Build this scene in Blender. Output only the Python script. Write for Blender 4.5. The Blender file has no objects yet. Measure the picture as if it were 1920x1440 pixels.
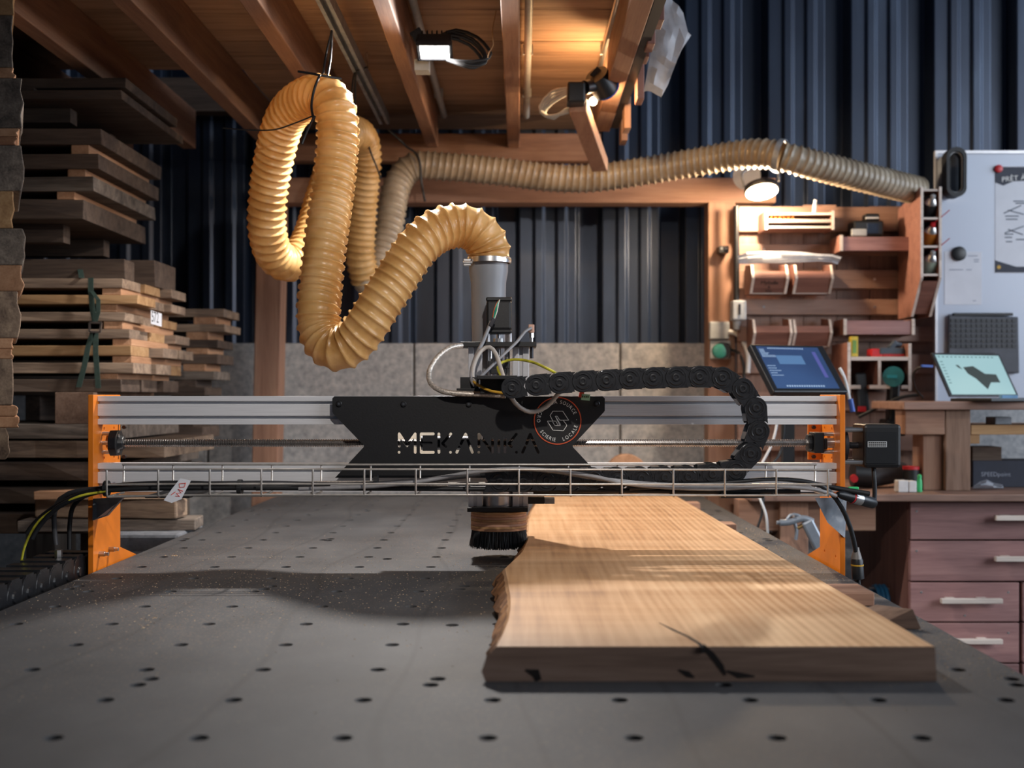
import bpy, bmesh, math, random
from mathutils import Vector, Matrix
random.seed(11)
S = bpy.context.scene
COL = S.collection
# ---------------------------------------------------------------- camera, world, big lights, exposure
F, CX, CY, ZC = 2174.0, 975.0, 741.0, 1.25      # focal length in pixels, vanishing point, eye height
cam_d = bpy.data.cameras.new('camera'); cam = bpy.data.objects.new('camera', cam_d); COL.objects.link(cam)
cam.location = (0, 0, ZC); cam.rotation_euler = (math.pi/2, 0, 0)
cam_d.sensor_width = 36; cam_d.lens = 36*F/1920
cam_d.shift_x = -(CX-960)/1920; cam_d.shift_y = (CY-720)/1920
cam_d.dof.use_dof = True; cam_d.dof.focus_distance = 2.42; cam_d.dof.aperture_fstop = 3.4
cam_d.clip_start = .02
S.camera = cam
w = bpy.data.worlds.new('world'); S.world = w; w.use_nodes = True
w.node_tree.nodes['Background'].inputs[0].default_value = (.34, .47, .72, 1)
w.node_tree.nodes['Background'].inputs[1].default_value = .10
def area(name, loc, target, sx, sy, power, col):
    d = bpy.data.lights.new(name, 'AREA'); d.shape = 'RECTANGLE'; d.size = sx; d.size_y = sy; d.energy = power; d.color = col
    o = bpy.data.objects.new(name, d); COL.objects.link(o); o.location = loc
    o.rotation_euler = (Vector(target)-Vector(loc)).to_track_quat('-Z', 'Y').to_euler(); return o
area('daylight_door', (4.3, .1, 2.5), (.3, 2.9, 1.1), 2.4, 2.2, 104, (.88, .93, 1.0))
area('side_fill_light', (5.2, 2.6, 2.5), (.6, 4.2, 1.8), 2.4, 2.4, 130, (.74, .85, 1.0))  # added fill from the right to brighten right-facing edges; no opening is built
S.view_settings.view_transform = 'Standard'; S.view_settings.look = 'None'
S.view_settings.exposure = 0.0; S.view_settings.gamma = 1.0; S.view_settings.use_curve_mapping = False
# ---------------------------------------------------------------- helpers
def P(px, py, Y): return Vector(((px-CX)*Y/F, Y, ZC-(py-CY)*Y/F))
def hx(s):
    s = s.lstrip('#'); out = []
    for i in (0, 2, 4):
        c = int(s[i:i+2], 16)/255; out.append(c/12.92 if c <= .04045 else ((c+.055)/1.055)**2.4)
    return tuple(out)+(1,)
W = {}                                            # world position of each object's origin
def attach(o, parent):
    if parent is None: return o
    o.parent = parent
    o.matrix_parent_inverse = Matrix.Translation(-W[parent])
    return o
def tag(o, label=None, cat=None, group=None, kind=None):
    if label: o['label'] = label
    if cat: o['category'] = cat
    if group: o['group'] = group
    if kind: o['kind'] = kind
    return o
def thing(name, loc, label=None, cat=None, group=None, kind=None):
    o = bpy.data.objects.new(name, None); COL.objects.link(o); o.empty_display_size = .05
    o.location = loc; W[o] = Vector(loc); return tag(o, label, cat, group, kind)
class MB:
    def __init__(s): s.v = []; s.f = []
    def add(s, vs, fs):
        n = len(s.v); s.v += [Vector(v) for v in vs]; s.f += [tuple(i+n for i in f) for f in fs]; return s
    def box(s, c, d, R=None):
        c = Vector(c); h = Vector(d)/2
        vs = [Vector((x*h.x, y*h.y, z*h.z)) for x in (-1, 1) for y in (-1, 1) for z in (-1, 1)]
        if R is not None: vs = [R @ v for v in vs]
        return s.add([v+c for v in vs], [(0,1,3,2),(4,6,7,5),(0,4,5,1),(2,3,7,6),(0,2,6,4),(1,5,7,3)])
    def span(s, x0, x1, y0, y1, z0, z1):
        return s.box(((x0+x1)/2, (y0+y1)/2, (z0+z1)/2), (abs(x1-x0), abs(y1-y0), abs(z1-z0)))
    def bar(s, p0, p1, wd, ht, up=(0, 0, 1)):
        p0 = Vector(p0); p1 = Vector(p1); d = (p1-p0); L = d.length; d.normalize(); up = Vector(up)
        if abs(d.dot(up)) > .98: up = Vector((0, 1, 0))
        x = d.cross(up).normalized(); z = x.cross(d)
        R = Matrix((x, d, z)).transposed()
        return s.box((p0+p1)/2, (wd, L, ht), R)
    def cyl(s, p0, p1, r0, r1=None, n=16):
        return s.lathe(p0, Vector(p1)-Vector(p0), [(0, r0), (1, r0 if r1 is None else r1)], n, unit=False)
    def lathe(s, p, ax, prof, n=20, unit=True, cap=True):
        p = Vector(p); ax = Vector(ax)
        if unit: ax = ax.normalized()
        d = ax.normalized(); t = Vector((0, 0, 1)) if abs(d.z) < .9 else Vector((1, 0, 0))
        u = d.cross(t).normalized(); v = d.cross(u)
        vs = []; fs = []
        for (t_, r) in prof:
            for k in range(n):
                a = 2*math.pi*k/n; vs.append(p+ax*t_+(u*math.cos(a)+v*math.sin(a))*r)
        for i in range(len(prof)-1):
            for k in range(n):
                k2 = (k+1) % n; fs.append((i*n+k, i*n+k2, (i+1)*n+k2, (i+1)*n+k))
        if cap:
            fs.append(tuple(range(n-1, -1, -1))); m = (len(prof)-1)*n; fs.append(tuple(range(m, m+n)))
        return s.add(vs, fs)
    def tube(s, pts, r, n=8, cap=True):
        pts = [Vector(p) for p in pts]; vs = []; fs = []
        t = (pts[1]-pts[0]).normalized(); a = Vector((0, 0, 1)) if abs(t.z) < .9 else Vector((1, 0, 0))
        u = t.cross(a).normalized()
        m = len(pts)
        for i, p in enumerate(pts):
            t = (pts[min(i+1, m-1)]-pts[max(i-1, 0)]).normalized()
            u = (u-t*u.dot(t)).normalized(); v = t.cross(u)
            for k in range(n):
                an = 2*math.pi*k/n
                rr = r(i, an) if callable(r) else r
                vs.append(p+(u*math.cos(an)+v*math.sin(an))*rr)
        for i in range(m-1):
            for k in range(n):
                k2 = (k+1) % n; fs.append((i*n+k, i*n+k2, (i+1)*n+k2, (i+1)*n+k))
        if cap: fs.append(tuple(range(n-1, -1, -1))); fs.append(tuple(range((m-1)*n, m*n)))
        return s.add(vs, fs)
    def prism(s, poly, vec):
        n = len(poly); vec = Vector(vec); a = [Vector(p) for p in poly]
        fs = [tuple(range(n)), tuple(range(2*n-1, n-1, -1))]+[(i, i+n, (i+1) % n+n, (i+1) % n) for i in range(n)]
        return s.add(a+[p+vec for p in a], fs)
    def sphere(s, c, r, n=14, m=8, sc=(1, 1, 1)):
        c = Vector(c); vs = []; fs = []
        for i in range(m+1):
            th = math.pi*i/m
            for k in range(n):
                a = 2*math.pi*k/n
                vs.append(c+Vector((sc[0]*r*math.sin(th)*math.cos(a), sc[1]*r*math.sin(th)*math.sin(a), sc[2]*r*math.cos(th))))
        for i in range(m):
            for k in range(n):
                k2 = (k+1) % n; fs.append((i*n+k, (i+1)*n+k, (i+1)*n+k2, i*n+k2))
        return s.add(vs, fs)
    def mesh(s, name, o):
        me = bpy.data.meshes.new(name); me.from_pydata([v-o for v in s.v], [], s.f)
        bm = bmesh.new(); bm.from_mesh(me); bmesh.ops.recalc_face_normals(bm, faces=bm.faces); bm.to_mesh(me); bm.free()
        return me
    def build(s, name, mat, parent=None, label=None, cat=None, group=None, kind=None, smooth=0, bevel=0, origin=None, pick=None):
        if origin is None:
            lo = Vector([min(v[i] for v in s.v) for i in range(3)]); hi = Vector([max(v[i] for v in s.v) for i in range(3)])
            origin = (lo+hi)/2
        me = s.mesh(name, Vector(origin))
        mats = mat if isinstance(mat, (list, tuple)) else [mat]
        for m in mats: me.materials.append(m)
        if pick:
            for p in me.polygons: p.material_index = pick(p.normal, p.center+Vector(origin))
        if smooth:
            for p in me.polygons: p.use_smooth = True
            me.set_sharp_from_angle(angle=math.radians(smooth))
        o = bpy.data.objects.new(name, me); COL.objects.link(o); o.location = origin; W[o] = Vector(origin)
        if bevel:
            b = o.modifiers.new('bevel', 'BEVEL'); b.width = bevel; b.segments = 2; b.limit_method = 'ANGLE'; b.angle_limit = math.radians(40)
        attach(o, parent); return tag(o, label, cat, group, kind)
def loose(s, name, mat, parent=None, **k):          # every separate piece of a collector becomes a part of its own
    par = list(range(len(s.v)))
    def find(i):
        while par[i] != i: par[i] = par[par[i]]; i = par[i]
        return i
    for f in s.f:
        r = find(f[0])
        for i in f[1:]: par[find(i)] = r
    groups = {}
    for f in s.f: groups.setdefault(find(f[0]), []).append(f)
    out = []
    for fs in groups.values():
        ids = sorted({i for f in fs for i in f}); mp = {i: q for q, i in enumerate(ids)}; m = MB()
        m.add([s.v[i] for i in ids], [tuple(mp[i] for i in f) for f in fs]); out.append(m.build(name, mat, parent, **k))
    return out
def box(name, x0, x1, y0, y1, z0, z1, mat, parent=None, bevel=0, **k):
    return MB().span(x0, x1, y0, y1, z0, z1).build(name, mat, parent, bevel=bevel, **k)
def pspan(m, px0, py0, px1, py1, Y, d):           # box whose front face fills that picture rectangle at depth Y
    a = P(px0, py0, Y); b = P(px1, py1, Y); return m.span(a.x, b.x, Y, Y+d, b.z, a.z)
def pb(name, px0, py0, px1, py1, Y, d, mat, parent=None, **k):
    return pspan(MB(), px0, py0, px1, py1, Y, d).build(name, mat, parent, **k)
def pp(name, pts, Y, d, mat, parent=None, **k):
    return MB().prism([P(x, y, Y) for x, y in pts], (0, d, 0)).build(name, mat, parent, **k)
def smoothpath(pts, step=.01, tension=.5):
    pts = [Vector(p) for p in pts]; q = [pts[0]*2-pts[1]]+pts+[pts[-1]*2-pts[-2]]; out = []
    for i in range(1, len(q)-2):
        a, b, c, d = q[i-1:i+3]; n = max(2, int((c-b).length/step))
        for k in range(n):
            t = k/n
            out.append(.5*((2*b)+(c-a)*t+(2*a-5*b+4*c-d)*t*t+(3*b-a-3*c+d)*t**3))
    out.append(pts[-1]); return out
def resample(pts, step):
    out = [pts[0]]; acc = 0
    for a, b in zip(pts, pts[1:]):
        L = (b-a).length
        while acc+L >= step and L > 1e-9:
            t = (step-acc)/L; a = a.lerp(b, t); out.append(a); L = (b-a).length; acc = 0
        acc += L
    return out
def cable(name, pts, r, mat, parent=None, step=.012, n=8, **k):
    return MB().tube(smoothpath([P(*p) for p in pts], step), r, n).build(name, mat, parent, smooth=60, **k)
GL = {}
def glyph(ch):
    if ch not in GL:
        c = bpy.data.curves.new('t', 'FONT'); c.body = ch; c.size = 1; c.resolution_u = 3
        o = bpy.data.objects.new('t', c); COL.objects.link(o)
        dg = bpy.context.evaluated_depsgraph_get(); me = bpy.data.meshes.new_from_object(o.evaluated_get(dg))
        vs = [v.co.copy() for v in me.vertices]; fs = [tuple(p.vertices) for p in me.polygons]
        x0 = min(v.x for v in vs); x1 = max(v.x for v in vs)
        GL[ch] = ([Vector((v.x-x0, v.y, 0)) for v in vs], fs, x1-x0)
        bpy.data.objects.remove(o); bpy.data.curves.remove(c); bpy.data.meshes.remove(me)
    return GL[ch]
def text(m, body, o, u, v, size, gap=.12, center=False):       # flat letters at o, reading along u with up v
    o = Vector(o); u = Vector(u).normalized(); v = Vector(v).normalized()
    wd = sum((.3 if c == ' ' else glyph(c)[2]+gap) for c in body)-gap
    x = -wd/2 if center else 0
    for c in body:
        if c == ' ': x += .3; continue
        vs, fs, gw = glyph(c)
        m.add([o+u*(p.x+x)*size+v*p.y*size for p in vs], fs); x += gw+gap
    return m
def bool_diff(a, b):
    oa = bpy.data.objects.new('a', a.mesh('a', Vector())); ob = bpy.data.objects.new('b', b.mesh('b', Vector()))
    COL.objects.link(oa); COL.objects.link(ob)
    md = oa.modifiers.new('x', 'BOOLEAN'); md.operation = 'DIFFERENCE'; md.object = ob; md.solver = 'EXACT'; md.use_self = True
    dg = bpy.context.evaluated_depsgraph_get(); me = bpy.data.meshes.new_from_object(oa.evaluated_get(dg))
    r = MB(); r.v = [v.co.copy() for v in me.vertices]; r.f = [tuple(p.vertices) for p in me.polygons]
    bpy.data.objects.remove(oa); bpy.data.objects.remove(ob); return r
# ---------------------------------------------------------------- materials
def nodes(name):
    m = bpy.data.materials.new(name); m.use_nodes = True; n = m.node_tree.nodes; return m, n, m.node_tree.links, n['Principled BSDF']
def coords(n, l, scale, rnd=True):
    tc = n.new('ShaderNodeTexCoord'); mp = n.new('ShaderNodeMapping'); mp.inputs['Scale'].default_value = scale
    if rnd:
        oi = n.new('ShaderNodeObjectInfo'); mu = n.new('ShaderNodeMath'); mu.operation = 'MULTIPLY'; mu.inputs[1].default_value = 37
        l.new(oi.outputs['Random'], mu.inputs[0]); ad = n.new('ShaderNodeVectorMath')
        l.new(tc.outputs['Object'], ad.inputs[0]); l.new(mu.outputs[0], ad.inputs[1]); l.new(ad.outputs[0], mp.inputs[0])
    else: l.new(tc.outputs['Object'], mp.inputs[0])
    return mp
def ramp(n, stops):
    r = n.new('ShaderNodeValToRGB'); e = r.color_ramp.elements
    while len(e) < len(stops): e.new(.5)
    for el, (p, c) in zip(e, stops): el.position = p; el.color = c
    return r
MC = {}
def mat(name, c, rough=.6, metal=0., var=.12, sc=25, bump=0., emit=0, coat=0, stretch=(1, 1, 1)):
    if name in MC: return MC[name]
    m, n, l, b = nodes(name); c = hx(c)
    mp = coords(n, l, stretch); no = n.new('ShaderNodeTexNoise'); no.inputs['Scale'].default_value = sc; no.inputs['Detail'].default_value = 5
    l.new(mp.outputs[0], no.inputs['Vector'])
    lo = tuple(x*(1-var*1.6) for x in c[:3])+(1,); hi = tuple(min(1, x*(1+var*1.6)) for x in c[:3])+(1,)
    r = ramp(n, [(.3, lo), (.7, hi)]); l.new(no.outputs[0], r.inputs[0]); l.new(r.outputs[0], b.inputs['Base Color'])
    b.inputs['Roughness'].default_value = rough; b.inputs['Metallic'].default_value = metal
    if coat: b.inputs['Coat Weight'].default_value = coat
    if emit: l.new(r.outputs[0], b.inputs['Emission Color']); b.inputs['Emission Strength'].default_value = emit
    if bump:
        bp = n.new('ShaderNodeBump'); bp.inputs['Strength'].default_value = bump; bp.inputs['Distance'].default_value = .003
        l.new(no.outputs[0], bp.inputs['Height']); l.new(bp.outputs[0], b.inputs['Normal'])
    MC[name] = m; return m
def wood(kind, ax):
    key = kind+'_'+ax
    if key in MC: return MC[key]
    c1, c2, c3, rough = {
        'pine': ('#74503c', '#8c6248', '#9a7254', .7), 'joist': ('#775544', '#8d6751', '#9c785f', .75), 'deck': ('#7f6350', '#9c7d65', '#b09077', .75),
        'frame': ('#8a6552', '#a07862', '#ad8870', .7), 'old': ('#5e4d42', '#8b7664', '#a8917a', .85), 'grey': ('#453e38', '#6d6259', '#8b7f73', .9),
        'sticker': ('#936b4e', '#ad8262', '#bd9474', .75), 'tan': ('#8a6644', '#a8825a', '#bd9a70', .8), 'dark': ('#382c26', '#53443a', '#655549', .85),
        'okume': ('#6f4a41', '#855c51', '#946b5e', .55), 'drawer': ('#7d5a58', '#956e6b', '#a57e79', .5), 'plyedge': ('#b9aaa0', '#d8cbc0', '#e6dcd2', .6),
        'top': ('#7a5d50', '#927263', '#a18273', .5), 'slab': ('#b98352', '#d3a06c', '#e2b583', .55), 'bark': ('#4a2f1e', '#7d5535', '#a87a4d', .9),
        'endgrain': ('#5c463a', '#7d6353', '#907666', .85)}[kind]
    m, n, l, b = nodes(key)
    s = {'x': (.6, 9, 9), 'y': (9, .6, 9), 'z': (9, 9, .6)}[ax]
    mp = coords(n, l, s)
    n1 = n.new('ShaderNodeTexNoise'); n1.inputs['Scale'].default_value = 3.2; n1.inputs['Detail'].default_value = 7; n1.inputs['Distortion'].default_value = .8
    l.new(mp.outputs[0], n1.inputs['Vector'])
    n2 = n.new('ShaderNodeTexNoise'); n2.inputs['Scale'].default_value = 22; n2.inputs['Detail'].default_value = 4; l.new(mp.outputs[0], n2.inputs['Vector'])
    mx = n.new('ShaderNodeMix'); mx.inputs[0].default_value = .35; l.new(n1.outputs[0], mx.inputs[2]); l.new(n2.outputs[0], mx.inputs[3])
    r = ramp(n, [(.32, hx(c1)), (.5, hx(c2)), (.68, hx(c3))]); l.new(mx.outputs[0], r.inputs[0])
    oi = n.new('ShaderNodeObjectInfo'); mr = n.new('ShaderNodeMapRange'); mr.inputs[3].default_value = .78; mr.inputs[4].default_value = 1.14
    l.new(oi.outputs['Random'], mr.inputs[0]); hs = n.new('ShaderNodeHueSaturation'); l.new(mr.outputs[0], hs.inputs['Value']); l.new(r.outputs[0], hs.inputs['Color'])
    l.new(hs.outputs[0], b.inputs['Base Color']); b.inputs['Roughness'].default_value = rough
    bp = n.new('ShaderNodeBump'); bp.inputs['Strength'].default_value = .35 if kind in ('old', 'grey', 'bark', 'dark') else .12; bp.inputs['Distance'].default_value = .004
    l.new(mx.outputs[0], bp.inputs['Height']); l.new(bp.outputs[0], b.inputs['Normal'])
    MC[key] = m; return m
ALU = mat('aluminium', '#dfdfe2', .42, .22, .04, 60, stretch=(.2, 8, 8))
ALUZ = mat('aluminium_profile', '#c4c4c8', .36, .6, .05, 40)
STEEL = mat('bright_steel', '#c9c7c6', .28, .95, .08, 60)
WIRE = mat('zinc_wire', '#cfcac4', .36, .7, .1, 50)
GALV = mat('galvanised_sheet', '#9aa0a8', .5, .35, .15, 30)
BLACK = mat('black_powder_coat', '#121215', .5, 0, .12, 300, bump=.05)
BLKPL = mat('black_plastic', '#151619', .42, 0, .12, 80)
BLKDK = mat('black_rubber', '#17181b', .55, 0, .15, 60)
ORANGE = mat('orange_paint', '#d9771a', .42, 0, .05, 20)
SCREW = mat('thread_steel', '#a8a4a2', .26, .9, .1, 80)
DARKST = mat('dark_steel', '#3a3a3f', .4, .6, .15, 60)
GREYC = mat('grey_cable', '#8b8a8c', .45, 0, .08, 60)
WHITEC = mat('pale_grey_cable', '#b9b2ab', .45, 0, .06, 60)
BRAID = mat('braided_sleeve', '#cdc4ba', .4, .5, .25, 240, bump=.4)
YG = mat('yellow_green_cable', '#b9b437', .5, 0, .35, 40)
YEL = mat('yellow_cable', '#c79a2b', .5, 0, .1, 60)
WHITE = mat('white_plastic', '#d8d8d8', .45, 0, .04, 40)
LGREY = mat('light_grey_plastic', '#a9adb0', .5, 0, .06, 40)
PAPER = mat('paper', '#d5d7de', .7, 0, .04, 12)
INKRED = mat('red_ink', '#d8402c', .7, 0, .1, 40)
INKBLK = mat('black_ink', '#1f1c1c', .7, 0, .1, 40)
INKWHT = mat('white_print', '#e4e2de', .6, 0, .03, 40)
RED = mat('red_plastic', '#b8242a', .4, 0, .08, 40)
BLUE = mat('blue_plastic', '#2b55a8', .4, 0, .08, 40)
TEAL = mat('teal_plastic', '#2f8f93', .4, 0, .08, 40)
GREEN = mat('green_plastic', '#35b26b', .45, 0, .08, 40)
PVC = mat('grey_pvc', '#84868b', .35, 0, .12, 6)
# ================================================================ the setting
def concrete(name, c1, c2, c3, sc, streak=True):
    m, n, l, b = nodes(name)
    mp = coords(n, l, (1, 1, 1)); no = n.new('ShaderNodeTexNoise'); no.inputs['Scale'].default_value = sc; no.inputs['Detail'].default_value = 9; no.inputs['Roughness'].default_value = .7
    l.new(mp.outputs[0], no.inputs['Vector']); r = ramp(n, [(.3, hx(c1)), (.5, hx(c2)), (.68, hx(c3))]); l.new(no.outputs[0], r.inputs[0])
    l.new(r.outputs[0], b.inputs['Base Color']); b.inputs['Roughness'].default_value = .92
    bp = n.new('ShaderNodeBump'); bp.inputs['Strength'].default_value = .5; bp.inputs['Distance'].default_value = .004
    l.new(no.outputs[0], bp.inputs['Height']); l.new(bp.outputs[0], b.inputs['Normal']); return m
CONC = concrete('concrete_block_grey', '#88888a', '#aeadad', '#c9c6c2', 42)
FLOORM = concrete('concrete_floor', '#4f4d4b', '#6a6764', '#7d7a76', 5)
def cladding_mat():
    m, n, l, b = nodes('blue_grey_steel_cladding')
    mp = coords(n, l, (1, 1, .25), False); no = n.new('ShaderNodeTexNoise'); no.inputs['Scale'].default_value = 7; no.inputs['Detail'].default_value = 7
    l.new(mp.outputs[0], no.inputs['Vector']); r = ramp(n, [(.35, hx('#283142')), (.6, hx('#323d4f')), (.75, hx('#434f62'))]); l.new(no.outputs[0], r.inputs[0])
    n2 = n.new('ShaderNodeTexNoise'); n2.inputs['Scale'].default_value = 3.1; n2.inputs['Detail'].default_value = 3; l.new(mp.outputs[0], n2.inputs['Vector'])
    r2 = ramp(n, [(.66, (0, 0, 0, 1)), (.78, (1, 1, 1, 1))]); l.new(n2.outputs[0], r2.inputs[0])
    mx = n.new('ShaderNodeMix'); mx.data_type = 'RGBA'; l.new(r2.outputs[0], mx.inputs[0]); l.new(r.outputs[0], mx.inputs[6]); mx.inputs[7].default_value = hx('#7a6a5c')
    l.new(mx.outputs[2], b.inputs['Base Color']); b.inputs['Roughness'].default_value = .38; b.inputs['Metallic'].default_value = .5; b.inputs['Specular IOR Level'].default_value = .7; return m
CLAD = cladding_mat()
box('floor', -4, 5, -4, 5, -.1, 0, FLOORM, kind='structure')
# corrugated cladding of the back wall
YB = 4.74
m = MB(); prof = []
per = .333; x = -3.6; x_ref = (1395-CX)*4.68/F - per*12
x = x_ref
while x < 4.2:
    for u, d in ((0, 0), (.080, 0), (.092, .085), (.112, .085), (.148, .085), (.154, .096), (.186, .096), (.194, .085),
                 (.238, .085), (.244, .096), (.277, .096), (.285, .085), (.321, .085)):
        prof.append((x+u, YB-d))
    x += per
z0, z1 = 1.40, 5.2
vs = []; fs = []
for (a, b_) in prof: vs += [(a, b_, z0), (a, b_, z1)]
for i in range(len(prof)-1): fs.append((2*i, 2*i+2, 2*i+3, 2*i+1))
n0 = len(vs)
for (a, b_) in (prof[0], prof[-1]): vs += [(a, YB+.03, z0), (a, YB+.03, z1)]
L = 2*(len(prof)-1)
fs += [(n0, n0+1, n0+3, n0+2), (0, 1, n0+1, n0), (L, n0+2, n0+3, L+1)]
wall = m.add(vs, fs).build('wall_back', CLAD, kind='structure', bevel=.0045)
# block plinth under it, each block its own piece
blk = thing('wall_plinth', (0, 4.68, 0), kind='structure')
zt = P(0, 642, 4.60).z; bw = (1163-776)*4.6/F; x0 = (776-CX)*4.6/F
for row in range(3):
    for k in range(-4, 4):
        off = 0 if row % 2 == 0 else bw/2
        a = x0+k*bw+off; h = zt/3
        j = random.uniform(0, .004)
        box('concrete_block', a+.004, a+bw-.004, 4.60+j, 4.73, zt-(row+1)*h+.003, zt-row*h-.003, CONC, blk, bevel=.004)
box('mortar', x0-4*bw, x0+4.4*bw, 4.615, 4.72, 0, zt-.006, concrete('mortar_grey', '#5c5751', '#6f6962', '#7d776f', 20), blk)
box('wall_left', -3.75, -3.6, -1, 4.75, 0, 4.6, mat('dark_boarding', '#2b2622', .9, 0, .2, 5), kind='structure')
# mezzanine over the machine: joists and boards
ceil = thing('ceiling', (0, 3, ZC+.92), kind='structure')
HB, HT = ZC+.92, ZC+1.063
for xl, wdt, yb in ((-1.85, .05, 4.5), (-1.55, .05, 4.5), (-1.26, .05, 4.33), (-.955, .05, 4.30), (-.656, .046, 4.30), (-.346, .042, 4.30), (-.046, .045, 4.31), (.258, .055, 4.05)):
    box('joist', xl, xl+wdt, -.4, yb, HB, HT, wood('joist', 'y'), ceil, bevel=.003)
y = -.4; i = 0
while y < 4.62:
    wd = random.choice((.13, .145, .16)); ye = min(y+wd, 4.64)
    xr = .33; xl = -.905 if y > 3.72 else -2.2
    dz = random.uniform(0, .003)
    box('deck_board', xl, xr, y+.002, ye-.001, HT+dz, HT+.028, wood('deck', 'x'), ceil)
    y += wd
a = P(0, 250, 4.31); b_ = P(0, 302, 4.31)
box('header_beam', -.93, .30, 4.31, 4.37, b_.z, a.z, wood('joist', 'x'), ceil, bevel=.003)
a = P(0, 152, 4.55); b_ = P(0, 214, 4.55)
box('header_beam', -2.2, -.85, 4.50, 4.58, b_.z, a.z, wood('dark', 'x'), ceil)
# timber frame against the wall: two posts and a crossbeam
fr = thing('post_and_beam', (0, 4.4, 0), 'squared timber posts and long crossbeam standing in front of dark metal wall', 'timber posts')
m = MB()
for (pt, pbm) in (((482, 380), (462, 1330)),):
    t0 = P(pt[0], pt[1], 4.36); t1 = P(pbm[0], pbm[1], 4.36); t1.z = 0
    wv = Vector((.098, 0, 0)); dv = Vector((0, .10, 0)); vs = [t1, t1+wv, t1+wv+dv, t1+dv, t0, t0+wv, t0+wv+dv, t0+dv]
    m.add(vs, [(0,1,2,3),(4,5,6,7),(0,1,5,4),(1,2,6,5),(2,3,7,6),(3,0,4,7)])
m.build('post', wood('frame', 'z'), fr, bevel=.004)
a = P(1328, 378, 4.36); c = P(1379, 378, 4.36)
box('post', a.x, c.x, 4.36, 4.46, 0, a.z, wood('frame', 'z'), fr, bevel=.004)
a = P(470, 333, 4.36); c = P(1455, 380, 4.36)
box('crossbeam', a.x, c.x, 4.36, 4.46, c.z, a.z, wood('frame', 'x'), fr, bevel=.004)
# wooden stick hanging diagonally from the mezzanine edge
MB().bar(P(1083, 196, 3.42), P(1125, 310, 3.86), .052, .045).build('timber_brace', wood('frame', 'y'), None, 'short diagonal timber brace holding the clamp lamp', 'brace', bevel=.003)
# black edge strip and hanging plywood slats at the mezzanine edge
box('edge_channel', .318, .345, 1.0, 4.05, HB+.012, HB+.05, BLACK, None, label='long black steel channel along the mezzanine edge', cat='channel')
slats = [((1232, 1246), 37, 2.9, .030), ((1214, 1229), 82, 3.05, .028), ((1209, 1218), 106, 3.3, .022), ((1195, 1208), 185, 3.4, .022), ((1171, 1183), 240, 3.72, .022), ((1165, 1177), 263, 3.92, .022)]
lab = ['upright plywood offcut nearest the viewer at the mezzanine edge', 'second upright plywood offcut at the mezzanine edge, beside the plastic bag', 'narrow upright plywood offcut in the middle of the mezzanine edge',
       'longest upright plywood offcut, beside the bottom of the plastic bag', 'pale upright offcut just above the hose at the mezzanine edge', 'lowest pale upright offcut at the far end of the mezzanine edge']
for (xs, yb, Y, d), lb in zip(slats, lab):
    a = P(xs[0], yb, Y); c = P(xs[1], yb, Y)
    tz = HT+.02
    m = MB(); nl = 3; t = (c.x-a.x)/nl
    m.span(a.x, c.x, Y, Y+.08, a.z, tz)
    s_ = m.build('plywood_offcut', wood('frame' if Y > 3.6 else 'okume', 'z'), None, lb, 'wood offcut', 'plywood offcuts hanging at the mezzanine edge', bevel=.002)
# strut rail and conduits under the deck
def line_at(px, H, Y0, Y1):                       # straight run along Y passing x-pixel px where it leaves the frame's top
    Yt = H*F/CY; X = (px-CX)*Yt/F; return X
X = line_at(605, .955, 0, 0); z = ZC+.955
rl = thing('strut_rail', (X, 3, z), 'slotted galvanised strut rail under the mezzanine boards, hoses tied to it', 'rail')
m = MB(); m.span(X-.017, X-.014, 1.2, 4.08, z, z+.03); m.span(X+.014, X+.017, 1.2, 4.08, z, z+.03); m.span(X-.017, X+.017, 1.2, 4.08, z+.028, z+.031)
m.span(X-.017, X-.007, 1.2, 4.08, z-.002, z); m.span(X+.007, X+.017, 1.2, 4.08, z-.002, z); m.build('channel', GALV, rl)
m = MB()
for yy in (1.6, 2.6, 3.6): m.cyl((X, yy, z+.03), (X, yy, HT), .005)
loose(m, 'hanger_bolt', STEEL, rl)
for px, H, y1, lb in ((774, 1.035, 4.29, 'grey conduit pipe running beside the joist behind the white floodlight'), (992, 1.035, 4.3, 'pale grey conduit pipe beside the middle joist'),
                  (1159, 1.035, 4.0, 'steel conduit pipe lit orange beside the edge joist')):
    X = line_at(px, H, 0, 0); z = ZC+H
    c = thing('conduit_pipe', (X, 2.5, z), lb, 'pipe', 'conduit pipes under the mezzanine')
    MB().cyl((X, -.2, z), (X, y1, z), .011, n=14).build('pipe', LGREY if px != 1159 else STEEL, c, smooth=40)
    m = MB()
    for yy in (2.4, 2.95, 3.5, 4.0): m.box((X, min(yy, y1-.05), z+.008), (.03, .012, .03))
    loose(m, 'clip', LGREY, c)
# ================================================================ lamps
def lamp_light(parent, name, kind, loc, target, power, col, **kw):
    d = bpy.data.lights.new(name, kind); d.energy = power; d.color = col
    for k, v in kw.items(): setattr(d, k, v)
    o = bpy.data.objects.new(name, d); COL.objects.link(o); o.location = loc; W[o] = Vector(loc)
    o.rotation_euler = (Vector(target)-Vector(loc)).to_track_quat('-Z', 'Y').to_euler()
    attach(o, parent); return o
def led(name, c, e):
    m, n, l, b = nodes(name); b.inputs['Emission Color'].default_value = c; b.inputs['Emission Strength'].default_value = e
    no = n.new('ShaderNodeTexNoise'); no.inputs['Scale'].default_value = 30; r = ramp(n, [(.3, (.9, .9, .9, 1)), (.7, (1, 1, 1, 1))]); l.new(no.outputs[0], r.inputs[0]); l.new(r.outputs[0], b.inputs['Base Color']); return m
LEDW = led('lit_white_led', (1, .97, .9, 1), 22); LEDO = led('lit_warm_led', (1, .72, .42, 1), 14)
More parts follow.
